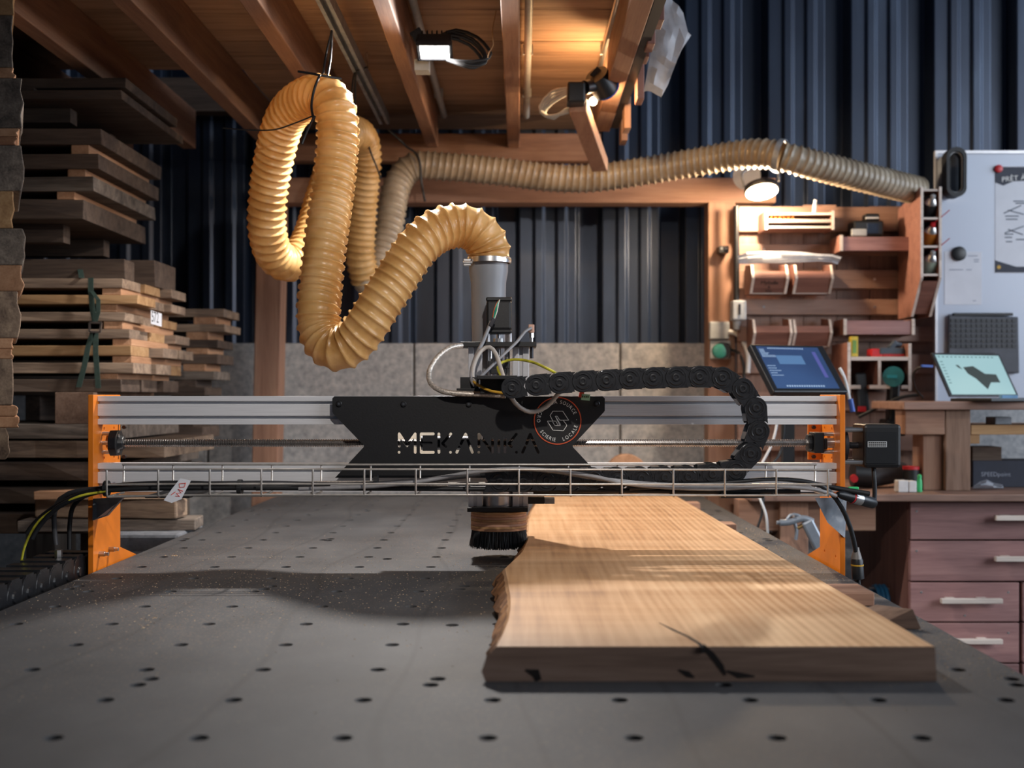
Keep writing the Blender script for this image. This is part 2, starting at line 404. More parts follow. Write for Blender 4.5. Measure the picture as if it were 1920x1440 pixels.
def floodlight(c, target, label, power, col, w_=.075, h_=.05, ledm=None, bracket=True, rad=.03, cone=150):
    c = Vector(c); d = (Vector(target)-c).normalized(); r = d.cross(Vector((0, 0, 1))).normalized(); u = r.cross(d)
    R = Matrix((r, d, u)).transposed()
    t = thing('floodlight', c, label, 'lamp', 'work lamps')
    m = MB(); m.box(c-d*.018, (w_*1.18, .03, h_*1.28), R)
    for k in range(6): m.box(c-d*.038+r*(k-2.5)*w_*.17, (.004, .02, h_*1.1), R)
    m.build('housing', BLKPL, t, bevel=.003)
    MB().box(c+d*.0005, (w_, .004, h_), R).build('lens', ledm or LEDW, t)
    m = MB()
    for s_ in (-1, 1): m.box(c+r*s_*w_*.6-d*.002, (.004, .012, h_*1.28), R)
    for s_ in (-1, 1): m.box(c+u*s_*h_*.62-d*.002, (w_*1.2, .012, .004), R)
    m.build('bezel', DARKST, t)
    if bracket:
        m = MB(); m.bar(c-d*.03-r*.05, c-d*.05-r*.05+Vector((0, 0, .06)), .012, .005); m.bar(c-d*.03+r*.05, c-d*.05+r*.05+Vector((0, 0, .06)), .012, .005)
        m.bar(c-d*.05-r*.055+Vector((0, 0, .06)), c-d*.05+r*.055+Vector((0, 0, .06)), .015, .006); m.build('bracket', BLKPL, t)
    lamp_light(t, 'floodlight_lamp', 'SPOT', c+d*.012, c+d, power, col, spot_size=math.radians(cone), spot_blend=.5, shadow_soft_size=rad)
    return t
c1 = P(815, 97, 3.05)
fl = floodlight(c1, (-.22, 2.55, .9), 'small white LED floodlight, switched on, on the joist above the machine', 104, (1, .95, .90), bracket=False, cone=172)
pb('junction_box', 777, 110, 804, 131, 3.11, .05, LGREY, fl)
MB().bar(P(778, 60, 3.08), P(800, 95, 3.08), .035, .03).build('mount', BLKPL, fl)
m = MB(); rr = random.Random(3)
for k in range(5):
    ox = rr.uniform(-16, 10); oy = rr.uniform(-9, 9)
    m.tube(smoothpath([P(825, 75+oy, 3.06), P(855+ox, 64+oy, 3.07), P(895+ox, 78+oy, 3.08), P(920+ox, 108+oy, 3.06), P(905+ox, 121+oy, 3.05), P(870, 120+oy*.6, 3.04), P(838, 112, 3.05)], .02), .0045, 7)
m.build('cable_coil', BLKDK, None, 'coil of black cable hanging beside the white floodlight', 'cable', smooth=60)
# clamp lamp turned to the boards
c2 = P(1108, 180, 3.40)
cl = thing('clamp_lamp', c2, 'black clamp work lamp lighting the edge joist orange', 'lamp', 'work lamps')
pb('battery_housing', 1064, 152, 1098, 191, 3.36, .07, BLKPL, cl, bevel=.006)
m = MB(); m.cyl(P(1096, 164, 3.38), P(1122, 158, 3.42), .02); m.cyl(P(1118, 140, 3.40), P(1136, 170, 3.44), .036, .042, 20)
m.bar(P(1113, 133, 3.41), P(1133, 152, 3.41), .02, .03)
m.build('lamp_head', BLKPL, cl, smooth=30)
MB().lathe(P(1134, 163, 3.43), P(1139, 172, 3.45)-P(1134, 163, 3.43), [(0, .044), (.006, .044)], 20).build('blue_ring', BLUE, cl, label='blue ring')
MB().sphere(P(1112, 190, 3.44), .013).build('bulb', LEDO, cl, smooth=60)
lamp_light(cl, 'clamp_lamp_light', 'POINT', P(1117, 184, 3.50), (0, 0, 0), 6.5, (1, .62, .28), shadow_soft_size=.02)
m = MB()
for k in range(4):
    oy = k*7
    m.tube(smoothpath([P(1068, 165+oy*.4, 3.44), P(1035, 172+oy, 3.5), P(1012+k*3, 200+oy*.6, 3.52), P(1024+k*5, 218+oy*.2, 3.5), P(1060, 212-oy*.3, 3.48), P(1095, 200, 3.46)], .02), .005, 7)
m.build('cable_coil', LGREY, None, 'coil of pale grey cable hanging beside the clamp lamp', 'cable', smooth=60)
# round lamp on the crossbeam, shining down on the tool board
c3 = P(1428, 357, 4.10)
dl = thing('swivel_lamp', c3, 'round swivel spotlight under the hose, lighting the tool board', 'lamp', 'work lamps')
dn = Vector((.06, -.34, -.94)).normalized()
MB().lathe(c3-dn*.022, dn, [(0, .03), (.006, .058), (.02, .062), (.026, .06)], 28).build('housing', DARKST, dl, smooth=40)
MB().lathe(c3+dn*.004, dn, [(0, .056), (.004, .056)], 28).build('lens', LEDO, dl)
m = MB(); m.tube(smoothpath([P(1396, 350, 4.10), P(1392, 325, 4.12), P(1420, 315, 4.16), P(1455, 318, 4.12), P(1460, 340, 4.10)], .01), .005); m.build('yoke', GALV, dl, smooth=50)
MB().cyl(P(1400, 330, 4.30), P(1400, 330, 4.19), .035, .05, 24).build('wall_mount', WHITE, dl, smooth=40)
lamp_light(dl, 'swivel_lamp_light', 'POINT', c3+dn*.035, c3+dn, 22, (1, .74, .48), shadow_soft_size=.025)
# floodlight further forward on the mezzanine edge, above the viewer
floodlight((.14, 1.05, HB-.05), (-.12, 2.5, ZC-.05), 'floodlight on the middle joist above the viewer, aimed at the gantry', 50, (1, .92, .84), rad=.02, cone=76)
# ================================================================ machine bed
ZB = .88; BX0, BX1, BY0, BY1 = -.891, .665, .93, 4.32
def bed_mat():
    m, n, l, b = nodes('dark_film_faced_board')
    mp = coords(n, l, (1, .6, 1), False)
    no = n.new('ShaderNodeTexNoise'); no.inputs['Scale'].default_value = 4; no.inputs['Detail'].default_value = 8; no.inputs['Roughness'].default_value = .62; l.new(mp.outputs[0], no.inputs['Vector'])
    r = ramp(n, [(.32, hx('#3a3a3c')), (.52, hx('#48484a')), (.72, hx('#565657'))]); l.new(no.outputs[0], r.inputs[0])
    mp2 = coords(n, l, (260, 260, 260), False); n2 = n.new('ShaderNodeTexNoise'); n2.inputs['Scale'].default_value = 1; n2.inputs['Detail'].default_value = 2; l.new(mp2.outputs[0], n2.inputs['Vector'])
    n3 = n.new('ShaderNodeTexNoise'); n3.inputs['Scale'].default_value = 2.2; n3.inputs['Detail'].default_value = 4; l.new(mp.outputs[0], n3.inputs['Vector'])
    r2 = ramp(n, [(.55, (0, 0, 0, 1)), (.75, (.6, .6, .6, 1))]); l.new(n2.outputs[0], r2.inputs[0])
    r3 = ramp(n, [(.38, (0, 0, 0, 1)), (.7, (1, 1, 1, 1))]); l.new(n3.outputs[0], r3.inputs[0])
    mu = n.new('ShaderNodeMath'); mu.operation = 'MULTIPLY'; l.new(r2.outputs[0], mu.inputs[0]); l.new(r3.outputs[0], mu.inputs[1])
    mx = n.new('ShaderNodeMix'); mx.data_type = 'RGBA'; l.new(mu.outputs[0], mx.inputs[0]); l.new(r.outputs[0], mx.inputs[6]); mx.inputs[7].default_value = hx('#a08468')
    # long curved scuffs
    mp4 = coords(n, l, (1.5, .55, 1), False); wv = n.new('ShaderNodeTexWave'); wv.inputs['Scale'].default_value = 1.1; wv.inputs['Distortion'].default_value = 9; wv.inputs['Detail'].default_value = 2; wv.inputs['Detail Scale'].default_value = .8
    l.new(mp4.outputs[0], wv.inputs['Vector']); r4 = ramp(n, [(0, (1, 1, 1, 1)), (.012, (0, 0, 0, 1))]); l.new(wv.outputs['Fac'], r4.inputs[0])
    m4 = n.new('ShaderNodeMath'); m4.operation = 'MULTIPLY'; m4.inputs[1].default_value = .35; l.new(r4.outputs[0], m4.inputs[0])
    mx2 = n.new('ShaderNodeMix'); mx2.data_type = 'RGBA'; l.new(m4.outputs[0], mx2.inputs[0]); l.new(mx.outputs[2], mx2.inputs[6]); mx2.inputs[7].default_value = hx('#2f2e2e')
    l.new(mx2.outputs[2], b.inputs['Base Color']); b.inputs['Roughness'].default_value = .66
    bp = n.new('ShaderNodeBump'); bp.inputs['Strength'].default_value = .15; bp.inputs['Distance'].default_value = .001; l.new(n2.outputs[0], bp.inputs['Height']); l.new(bp.outputs[0], b.inputs['Normal']); return m
holes = []
p_ = .156
for j in range(-2, 20):
    Y = 1.2515+.1557*j
    if not (BY0+.03 < Y < BY1-.03): continue
    for k in range(-3, 9):
        Xh = -.5026+p_*k+random.uniform(-.0015, .0015)
        if BX0+.03 < Xh < BX1-.02: holes.append((Xh, Y))
for Yp in (1.512, 1.481, 2.245, 2.212, 2.985, 2.952, 3.72, 3.69):
    for Xp in (-.857, -.484, -.11, .264, .638):
        holes.append((Xp+(.003 if Yp in (1.512, 2.245) else -.004), Yp))
holes += [((848-CX)*1.866/F, 1.866), (-.30, 2.62)]
tb = thing('machine_bed', (-.11, 2.6, 0), 'dark grey perforated machine bed with rows of round holes', 'machine bed')
cu = bpy.data.curves.new('bed', 'CURVE'); cu.dimensions = '2D'; cu.fill_mode = 'BOTH'; cu.extrude = .009
def poly(pts):
    sp = cu.splines.new('POLY'); sp.points.add(len(pts)-1)
    for q, (x, y) in zip(sp.points, pts): q.co = (x, y, 0, 1)
    sp.use_cyclic_u = True
poly([(BX0, BY0), (BX1, BY0), (BX1, BY1), (BX0, BY1)])
HR = .0108
for (x, y) in holes: poly([(x+HR*math.cos(-a*math.pi/10), y+HR*math.sin(-a*math.pi/10)) for a in range(20)])
ob = bpy.data.objects.new('bed', cu); COL.objects.link(ob)
me = bpy.data.meshes.new_from_object(ob.evaluated_get(bpy.context.evaluated_depsgraph_get()))
bpy.data.objects.remove(ob)
me.materials.clear(); me.materials.append(bed_mat())
for q in me.polygons: q.use_smooth = False
o = bpy.data.objects.new('perforated_top', me); COL.objects.link(o); o.location = (0, 0, ZB-.009); W[o] = Vector((0, 0, ZB-.009)); attach(o, tb)
box('under_board', BX0, BX1, BY0, BY1, ZB-.055, ZB-.019, mat('dark_under_board', '#1c1b1b', .8, 0, .1, 20), tb)
for xx in (BX0+.03, BX1-.11): box('frame_rail', xx, xx+.08, BY0, BY1, ZB-.135, ZB-.056, DARKST, tb)
for yy in (BY0+.1, 2.6, BY1-.2): box('cross_rail', BX0+.112, BX1-.112, yy, yy+.08, ZB-.135, ZB-.056, DARKST, tb)
for xx in (BX0+.03, BX1-.11):
    for yy in (BY0+.1, 2.6, BY1-.2): box('leg', xx, xx+.08, yy, yy+.08, 0, ZB-.136, DARKST, tb)
# ================================================================ live-edge slab
ZS = ZB+.0455
def slab_mat():
    m, n, l, b = nodes('planed_slab_wood')
    mp = coords(n, l, (3.2, .34, 3.2), False)
    wv = n.new('ShaderNodeTexWave'); wv.bands_direction = 'X'; wv.inputs['Scale'].default_value = 7; wv.inputs['Distortion'].default_value = 7; wv.inputs['Detail'].default_value = 1; wv.inputs['Detail Scale'].default_value = .45
    l.new(mp.outputs[0], wv.inputs['Vector'])
    mp2 = coords(n, l, (60, 2.2, 60), False); n2 = n.new('ShaderNodeTexNoise'); n2.inputs['Scale'].default_value = 1.2; n2.inputs['Detail'].default_value = 6; l.new(mp2.outputs[0], n2.inputs['Vector'])
    n3 = n.new('ShaderNodeTexNoise'); n3.inputs['Scale'].default_value = 1.6; n3.inputs['Detail'].default_value = 4; l.new(mp.outputs[0], n3.inputs['Vector'])
    mp5 = coords(n, l, (.6, 7, 1), False); n5 = n.new('ShaderNodeTexNoise'); n5.inputs['Scale'].default_value = 1.5; n5.inputs['Detail'].default_value = 3; l.new(mp5.outputs[0], n5.inputs['Vector'])
    def mixf(f, a, c):
        x = n.new('ShaderNodeMix'); x.inputs[0].default_value = f; l.new(a, x.inputs[2]); l.new(c, x.inputs[3]); return x.outputs[0]
    sx = n.new('ShaderNodeSeparateXYZ'); tc_ = n.new('ShaderNodeTexCoord'); l.new(tc_.outputs['Object'], sx.inputs[0])
    mr = n.new('ShaderNodeMapRange'); mr.inputs[1].default_value = -.12; mr.inputs[2].default_value = .16; mr.inputs[3].default_value = .97; mr.inputs[4].default_value = .72; l.new(sx.outputs[0], mr.inputs[0])
    mw = n.new('ShaderNodeMix'); l.new(mr.outputs[0], mw.inputs[0]); l.new(wv.outputs['Fac'], mw.inputs[2]); l.new(n3.outputs[0], mw.inputs[3]); f = mw.outputs[0]; f = mixf(.42, f, n2.outputs[0]); f = mixf(.3, f, n5.outputs[0])
    r = ramp(n, [(.34, hx('#8f6644')), (.45, hx('#b68a60')), (.55, hx('#caa077')), (.67, hx('#dab58c'))]); l.new(f, r.inputs[0])
    l.new(r.outputs[0], b.inputs['Base Color']); b.inputs['Roughness'].default_value = .5
    bp = n.new('ShaderNodeBump'); bp.inputs['Strength'].default_value = .1; bp.inputs['Distance'].default_value = .001; l.new(n2.outputs[0], bp.inputs['Height']); l.new(bp.outputs[0], b.inputs['Normal']); return m
edge_px = [(926, 1215), (940, 1190), (951, 1163), (955, 1140), (955, 1119), (950, 1090), (945, 1066), (962, 1050), (978, 1035), (988, 1013), (990, 992), (991, 975), (996, 958), (1004, 944), (1012, 934)]
edge = []
for (x, y) in edge_px:
    Y = (ZC-ZS)*F/(y-CY); edge.append((Y, (x-CX)*Y/F))
def xl(Y):
    for (a, b_) in zip(edge, edge[1:]):
        if a[0] <= Y <= b_[0]: t = (Y-a[0])/(b_[0]-a[0]); return a[1]+(b_[1]-a[1])*t
    return edge[0][1] if Y < edge[0][0] else edge[-1][1]
sl = thing('wood_slab', (.25, 2.6, ZB), 'wide live-edge oak-coloured slab lying on the perforated machine bed', 'wood slab')
Y0s, Y1s = 1.497, 3.80; N = 110; rows = []; rs = random.Random(5)
vs = []; fs = []; mi = []
for i in range(N+1):
    Y = Y0s+(Y1s-Y0s)*i/N; e = xl(Y); j = rs.uniform(-.004, .004); j2 = rs.uniform(-.006, .006)
    xr = .536-(.031)*(Y-1.5)/2.2
    sect = [(e-.013+j, ZB+.0005), (e-.020+j2, ZB+.013), (e-.013+j, ZB+.028), (e-.003+j*.3, ZS-.005), (e+.002, ZS), (e+(xr-e)*.25, ZS), (e+(xr-e)*.5, ZS), (e+(xr-e)*.75, ZS), (xr-.0015, ZS), (xr, ZS-.0015), (xr+.002, ZB+.0005)]
    vs += [(x, Y, z) for x, z in sect]
K = 11
for i in range(N):
    for k in range(K):
        k2 = (k+1) % K; fs.append((i*K+k, i*K+k2, (i+1)*K+k2, (i+1)*K+k)); mi.append(1 if k in (0, 1, 2) else 0)
fs.append(tuple(range(K))); mi.append(2); fs.append(tuple(range(N*K, N*K+K))); mi.append(2)
m = MB().add(vs, fs); org = Vector((.25, 2.6, ZB+.02)); me = bpy.data.meshes.new('slab'); me.from_pydata([v-org for v in m.v], [], m.f)
for q, k in zip(me.polygons, mi): q.material_index = k
bm = bmesh.new(); bm.from_mesh(me); bmesh.ops.recalc_face_normals(bm, faces=bm.faces); bm.to_mesh(me); bm.free()
for mm in (slab_mat(), wood('bark', 'z'), wood('endgrain', 'x')): me.materials.append(mm)
o = bpy.data.objects.new('plank', me); COL.objects.link(o); o.location = org; W[o] = org; attach(o, sl)
# its drying crack, over the top and down the sawn end
def top_pt(x, y): Y = (ZC-ZS)*F/(y-CY); return Vector(((x-CX)*Y/F, Y, ZS))
def end_pt(x, y): return P(x, y, Y0s)
m = MB()
def strip(pts, wds, nrm, d):
    L_ = []; R_ = []
    for i, p in enumerate(pts):
        t = (pts[min(i+1, len(pts)-1)]-pts[max(i-1, 0)]).normalized(); s_ = t.cross(Vector(nrm)).normalized()*wds[i]; L_.append(p+s_); R_.append(p-s_)
    poly_ = L_+R_[::-1]; m.prism([q+Vector(nrm)*.0004 for q in poly_], -Vector(nrm)*d)
strip([top_pt(1236, 1168), top_pt(1262, 1181), top_pt(1290, 1194), top_pt(1310, 1206), top_pt(1318, 1213.5)], [.0003, .0022, .002, .0025, .003], (0, 0, 1), .008)
strip([end_pt(1318, 1212), end_pt(1335, 1228), end_pt(1352, 1250), end_pt(1360, 1266)], [.003, .004, .004, .0015], (0, -1, 0), .006)
strip([end_pt(1272, 1256), end_pt(1290, 1264), end_pt(1302, 1270)], [.001, .004, .001], (0, -1, 0), .006)
strip([end_pt(1362, 1258), end_pt(1385, 1266), end_pt(1415, 1268)], [.001, .004, .001], (0, -1, 0), .006)
strip([end_pt(985, 1256), end_pt(1005, 1262), end_pt(1010, 1276)], [.001, .006, .004], (0, -1, 0), .006)
loose(m, 'crack', mat('crack_dark', '#1d1512', .95, 0, .2, 60), sl)
# offcuts beside the slab
def wedge(pts, Y0, Y1, lab_): pass
m = MB(); zt = ZB+.028
m.span(.548, .621, 2.03, 2.13, ZB+.0006, ZB+.024)
m.build('stop_block', wood('frame', 'x'), None, 'small flat wood block wedged against the slab, nearer the drawers', 'wood block', 'stop blocks along the slab', bevel=.002)
a = ZB+.0006
m = MB(); w0 = [P(x, y, 1.83) for x, y in ((1655, 1180), (1728, 1180), (1712, 1142), (1662, 1166))]; w0[0].z = w0[1].z = a; w1 = [q+Vector((-.035, .075, 0)) for q in w0]; w1[2].z -= .006
m.add(w0+w1, [(0,1,2,3),(4,5,6,7),(0,1,5,4),(1,2,6,5),(2,3,7,6),(3,0,4,7)])
m.build('wood_wedge', wood('endgrain', 'x'), None, 'triangular wooden wedge on the bed at the slab\'s right edge', 'wood wedge', bevel=.001)
box('stop_block', .515, .57, 3.05, 3.12, a, a+.03, wood('frame', 'x'), None, label='small wood block against the slab below the cable tray, second from the far end', cat='wood block', group='stop blocks along the slab', bevel=.002)
box('stop_block', .515, .56, 3.60, 3.66, a, a+.035, wood('frame', 'x'), None, label='farthest small wood block against the slab, just under the tray', cat='wood block', group='stop blocks along the slab', bevel=.002)
# sawdust: uncountable
m = MB(); rs = random.Random(9); hs = set()
def chip(x, y, z, s_):
    a = rs.uniform(0, 6.28); c, d = math.cos(a)*s_, math.sin(a)*s_; k = rs.uniform(.3, .6)
    m.add([(x+c, y+d, z), (x-d*k, y+c*k, z), (x-c, y-d, z), (x, y, z+s_*.5)], [(0, 1, 3), (1, 2, 3), (2, 0, 3), (0, 2, 1)])
def free(x, y): return all((x-hx_)**2+(y-hy)**2 > .00014 for hx_, hy in holes) and not (xl(y)-.03 < x < .545 and 1.48 < y < 3.82)
cnt = 0
while cnt < 5200:
    q = rs.random()
    if q < .55: x = rs.uniform(BX0+.005, .02); y = rs.gauss(2.25, .28)
    elif q < .8: x = rs.uniform(.55, BX1-.002); y = rs.uniform(1.5, 3.4)
    else: x = rs.uniform(BX0, BX1); y = rs.uniform(1.3, 4.2)
    if not (BX0+.005 < x < BX1-.003 and BY0 < y < BY1-.01) or not free(x, y): continue
    chip(x, y, ZB, rs.choice((.0007, .0009, .0012, .0018))); cnt += 1
for (px, py, n_) in ((330, 1042, 18), (280, 1160, 16), (266, 1172, 8), (512, 1044, 10)):
    Y = .37*F/(py-CY); X = (px-CX)*Y/F
    for _ in range(n_): chip(X+rs.gauss(0, .012), Y+rs.gauss(0, .012), ZB, rs.uniform(.0015, .0035))
m.build('sawdust', mat('sawdust_tan', '#b39a7c', .9, 0, .3, 90), None, 'fine tan sawdust scattered over the dark machine bed', 'sawdust', kind='stuff')
# ================================================================ gantry
YG0 = 2.46
gx0, gx1 = -.907, .683
gt = thing('machine_gantry', (-.11, 2.5, ZB), 'wide gantry of silver beams between orange side plates across the bed', 'gantry')
def zpx(y, Y=YG0): return P(0, y, Y).z
def side_plate(x0, x1, foot):
    zt = zpx(742, 2.44)+.002; zb = ZB-.10
    pts = [(2.435, zb), (2.435, zt), (2.60, zt), (2.60, ZB+.03), (2.72, ZB-.005), (2.72, zb)]
    body = MB().prism([(x0, y, z) for y, z in pts], (x1-x0, 0, 0)); cut = MB()
    for (yy, py, r) in ((2.50, 805, .003), (2.56, 805, .003), (2.50, 861, .003), (2.56, 861, .003), (2.47, 1045, .003), (2.56, 1045, .003), (2.525, 831, .017)):
        cut.cyl((x0-.01, yy, zpx(py)), (x1+.01, yy, zpx(py)), r, n=16)
    bool_diff(body, cut).build('side_plate', ORANGE, gt, bevel=.0012)
side_plate(gx0, gx0+.0108, 1); side_plate(gx1-.0108, gx1, 1)
bx0, bx1 = gx0+.0108, gx1-.0108
def beam(py0, py1, slots, nm):
    z1, z0 = zpx(py0), zpx(py1); Yf, Yb = YG0, YG0+.032
    pts = [(Yf, z1)]
    for (a, b_) in slots:
        za, zb = zpx(a), zpx(b_); lip = .0012
        pts += [(Yf, za), (Yf+.003, za-lip), (Yf+.003, za+.003), (Yf+.010, za+.003), (Yf+.010, zb-.003), (Yf+.003, zb-.003), (Yf+.003, zb+lip), (Yf, zb)]
    pts += [(Yf, z0), (Yb, z0), (Yb, z1)]
    MB().prism([(bx0, y, z) for y, z in pts], (bx1-bx0, 0, 0)).build(nm, ALU, gt, bevel=.0006)
beam(742.5, 796, ((752, 758.5), (779.5, 786)), 'beam')
beam(868.5, 922, ((879, 886), (906, 912)), 'beam')
# ball screw with a real thread
zs = zpx(830.5, 2.487); ys = 2.487; m = MB(); pitch = .005; turns = int((1545-225)*2.487/F/pitch); xs0 = (225-CX)*ys/F
nseg = 10; prof = ((0, .0086), (.35, .0086), (.5, .0070), (.85, .0070)); vs = []; fs = []
Np = turns*len(prof)+1
for i in range(Np):
    t, q = divmod(i, len(prof)); u, r = prof[q]
    for k in range(nseg):
        a = 2*math.pi*k/nseg; vs.append((xs0+(t+u+k/nseg)*pitch, ys+r*math.cos(a), zs+r*math.sin(a)))
for i in range(Np-1):
    for k in range(nseg):
        if k < nseg-1: fs.append((i*nseg+k, i*nseg+k+1, (i+1)*nseg+k+1, (i+1)*nseg+k))
        elif i+len(prof) < Np-1: fs.append((i*nseg+k, (i+len(prof))*nseg, (i+1+len(prof))*nseg, (i+1)*nseg+k))
m.add(vs, fs).build('ball_screw', SCREW, gt)
# bearing blocks
m = MB(); c = Vector(((216-CX)*ys/F, ys, zs)); hexp = [(0, .029), (.020, .014), (.024, 0), (.020, -.014), (0, -.029), (-.012, -.020), (-.012, .020)]
m.prism([(c.x-.008, ys+a, zs+b_) for a, b_ in ((-.026, .012), (-.012, .027), (.012, .027), (.026, .012), (.026, -.012), (.012, -.027), (-.012, -.027), (-.026, -.012))], (.018, 0, 0))
m.cyl((c.x+.008, ys, zs), (c.x+.02, ys, zs), .018, .013, 18)
bb = m.build('bearing_block', BLKPL, gt, bevel=.002)
m = MB()
for dz in (-.02, 0, .02): m.cyl((bx0, ys, zs+dz), (c.x-.008, ys, zs+dz), .0042)
loose(m, 'spacer_rod', STEEL, gt, smooth=40)
m = MB()
for a in (-.016, .016): m.cyl((c.x+.009, ys-.014, zs+a), (c.x+.013, ys-.014, zs+a), .004)
loose(m, 'bolt', STEEL, bb)
c = Vector(((1530-CX)*ys/F, ys, zs))
m = MB(); m.span(c.x-.010, c.x+.012, ys-.024, ys+.024, zs-.021, zs+.023); m.cyl((c.x-.02, ys, zs), (c.x-.01, ys, zs), .019, n=18); m.span(c.x+.012, c.x+.022, ys-.012, ys+.012, zs-.014, zs+.01)
m.build('bearing_block', BLKPL, gt, bevel=.0025)
m = MB()
for dz in (-.019, .019): m.cyl((c.x+.012, ys, zs+dz), (bx1, ys, zs+dz), .0045)
m.cyl((c.x+.02, ys, zs), (bx1, ys, zs), .011)
m.build('coupler', STEEL, gt, smooth=40)
for px0, px1, sd in ((197, 217, 0), (1545, 1563, 1)):           # small orange end brackets between the beams
    m = MB(); a = (px0-CX)*2.585/F; b_ = (px1-CX)*2.585/F
    m.span(min(a, bx1-.03) if sd else bx0, bx1 if sd else b_, 2.585, 2.591, zpx(868), zpx(797)); eb = m.build('end_bracket', ORANGE, gt, bevel=.001)
    m = MB()
    for py in (804, 862):
        xx = (bx0+.015) if not sd else (bx1-.018)
        m.cyl((xx, 2.578, zpx(py)), (xx, 2.585, zpx(py)), .0045, n=6)
    loose(m, 'bolt', DARKST, eb)
m = MB()
for yy, dz in ((2.47, ZB+.032), (2.53, ZB+.034)): m.cyl((bx0, yy, dz), (bx0+.012, yy, dz), .006, n=6); m.cyl((bx0+.012, yy, dz), (bx0+.02, yy, dz), .004, n=10)
loose(m, 'bolt', STEEL, gt)
# drive motor outside the right plate
mx0 = (1612-CX)*2.47/F; mx1 = (1682-CX)*2.47/F; zt, zb = zpx(795, 2.47), zpx(876, 2.47)
mo = MB().span(mx0, mx1, 2.44, 2.532, zb, zt).build('motor', BLACK, gt, bevel=.007)
MB().span(mx0+.004, mx1-.012, 2.4375, 2.4405, zb+.010, zt-.016).build('motor_face', BLKPL, mo)
pb('label_plate', 1627, 827.5, 1663, 838.5, 2.4360, .0013, LGREY, mo)
m = MB()
for r_ in range(3):
    for k in range(9): pspan(m, 1629+k*3.7, 829+r_*3.1, 1631.8+k*3.7, 830.6+r_*3.1, 2.4355, .0004)
m.build('label_print', INKBLK, mo, kind='stuff')
m = MB()
for yy in (2.452, 2.52):
    for z in (zb+.012, zt-.012): m.cyl((gx1, yy, z), (mx0+.002, yy, z), .005)
loose(m, 'standoff', STEEL, mo, smooth=40)
m = MB(); zc_ = (zb+zt)/2; m.cyl((gx1, 2.486, zc_), (mx0, 2.486, zc_), .007); m.lathe((gx1+.002, 2.486, zc_), (1, 0, 0), [(0, .03), (.004, .034), (.012, .034), (.014, .02)], 28); m.build('coupling', DARKST, mo, smooth=40)
# galvanised gussets under the tray
def gusset(pts, nm='tray_gusset'):
    MB().prism([P(x, y, Y) for x, y, Y in pts], (.003, .004, 0)).build(nm, GALV, gt, bevel=.0006)
gusset([(174, 935, 2.43), (232, 931, 2.33), (200, 967, 2.42), (173, 976, 2.43)])
gusset([(1528, 934, 2.33), (1586, 932, 2.43), (1583, 1008, 2.43), (1552, 980, 2.42)])
for px0, px1 in ((272, 355), (1352, 1432)): pb('tray_bracket', px0, 929.5, px1, 934, 2.31, .17, BLACK, gt)
# ================================================================ router carriage
cg = thing('router_carriage', (P(935, 900, 2.5).x, 2.55, ZB+.1), 'black router carriage with cut-out lettering riding on the gantry', 'router carriage')
YP = 2.437
out = [(627, 743), (1130, 743), (1134, 747), (1134, 770), (1132, 773), (1074, 835), (1074, 838), (1128, 896), (628, 896), (682, 838), (682, 835), (625, 776), (623, 772), (623, 747)]
plate = MB().prism([P(x, y, YP) for x, y in out], (0, .004, 0))
cut = MB(); scp = 3.43
def stroke(pts, wd=18):
    r = wd/scp/2*YP/F
    q = [P(600+x/scp, 720+y/scp, YP-.01) for x, y in pts]
    for p in q: cut.cyl(p, p+Vector((0, .03, 0)), r, n=14)
    for a, b_ in zip(q, q[1:]):
        d = (b_-a).normalized(); s_ = Vector((-d.z, 0, d.x))*r*.999
        cut.prism([a+s_, b_+s_, b_-s_, a-s_], (0, .03, 0))
DX = 0
stroke([(506, 400), (506, 322), (556, 398), (609, 322), (609, 441)]); stroke([(505, 441), (505.1, 441)])
stroke([(726, 322), (648, 322), (648, 441), (726, 441)]); stroke([(648, 381), (712, 381)])
stroke([(762, 322), (762, 441)]); stroke([(839, 322), (785, 384), (806, 404)]); stroke([(837, 441), (837.1, 441)])
stroke([(878, 441), (893, 408)]); stroke([(905, 385), (935, 324), (978, 441)])
stroke([(1021, 404), (1021, 324), (1109, 441), (1109, 356)]); stroke([(1020, 441), (1020.1, 441)])
stroke([(1150, 364), (1150, 441)])
stroke([(1189, 350), (1189, 441)]); stroke([(1262, 324), (1214, 386), (1230, 404)]); stroke([(1263, 441), (1263.1, 441)])
stroke([(1303, 441), (1318, 408)]); stroke([(1329, 385), (1352, 324), (1404, 441)])
fp = bool_diff(plate, cut).build('front_plate', BLACK, cg)
m = MB(); m2 = MB()
for px, py in ((636, 757), (757, 757.5), (879, 757.5), (1119, 757)):
    a = P(px, py, YP); m.lathe(a, (0, -1, 0), [(0, .0062), (.0035, .0060), (.0045, .0048)], 18); m2.lathe(a+Vector((0, -.0046, 0)), (0, -1, 0), [(0, .0026), (.0003, .0026)], 6)
loose(m, 'screw_head', BLKPL, fp, smooth=30); loose(m2, 'hex_socket', mat('socket_grey', '#6d6f74', .3, .8), fp)
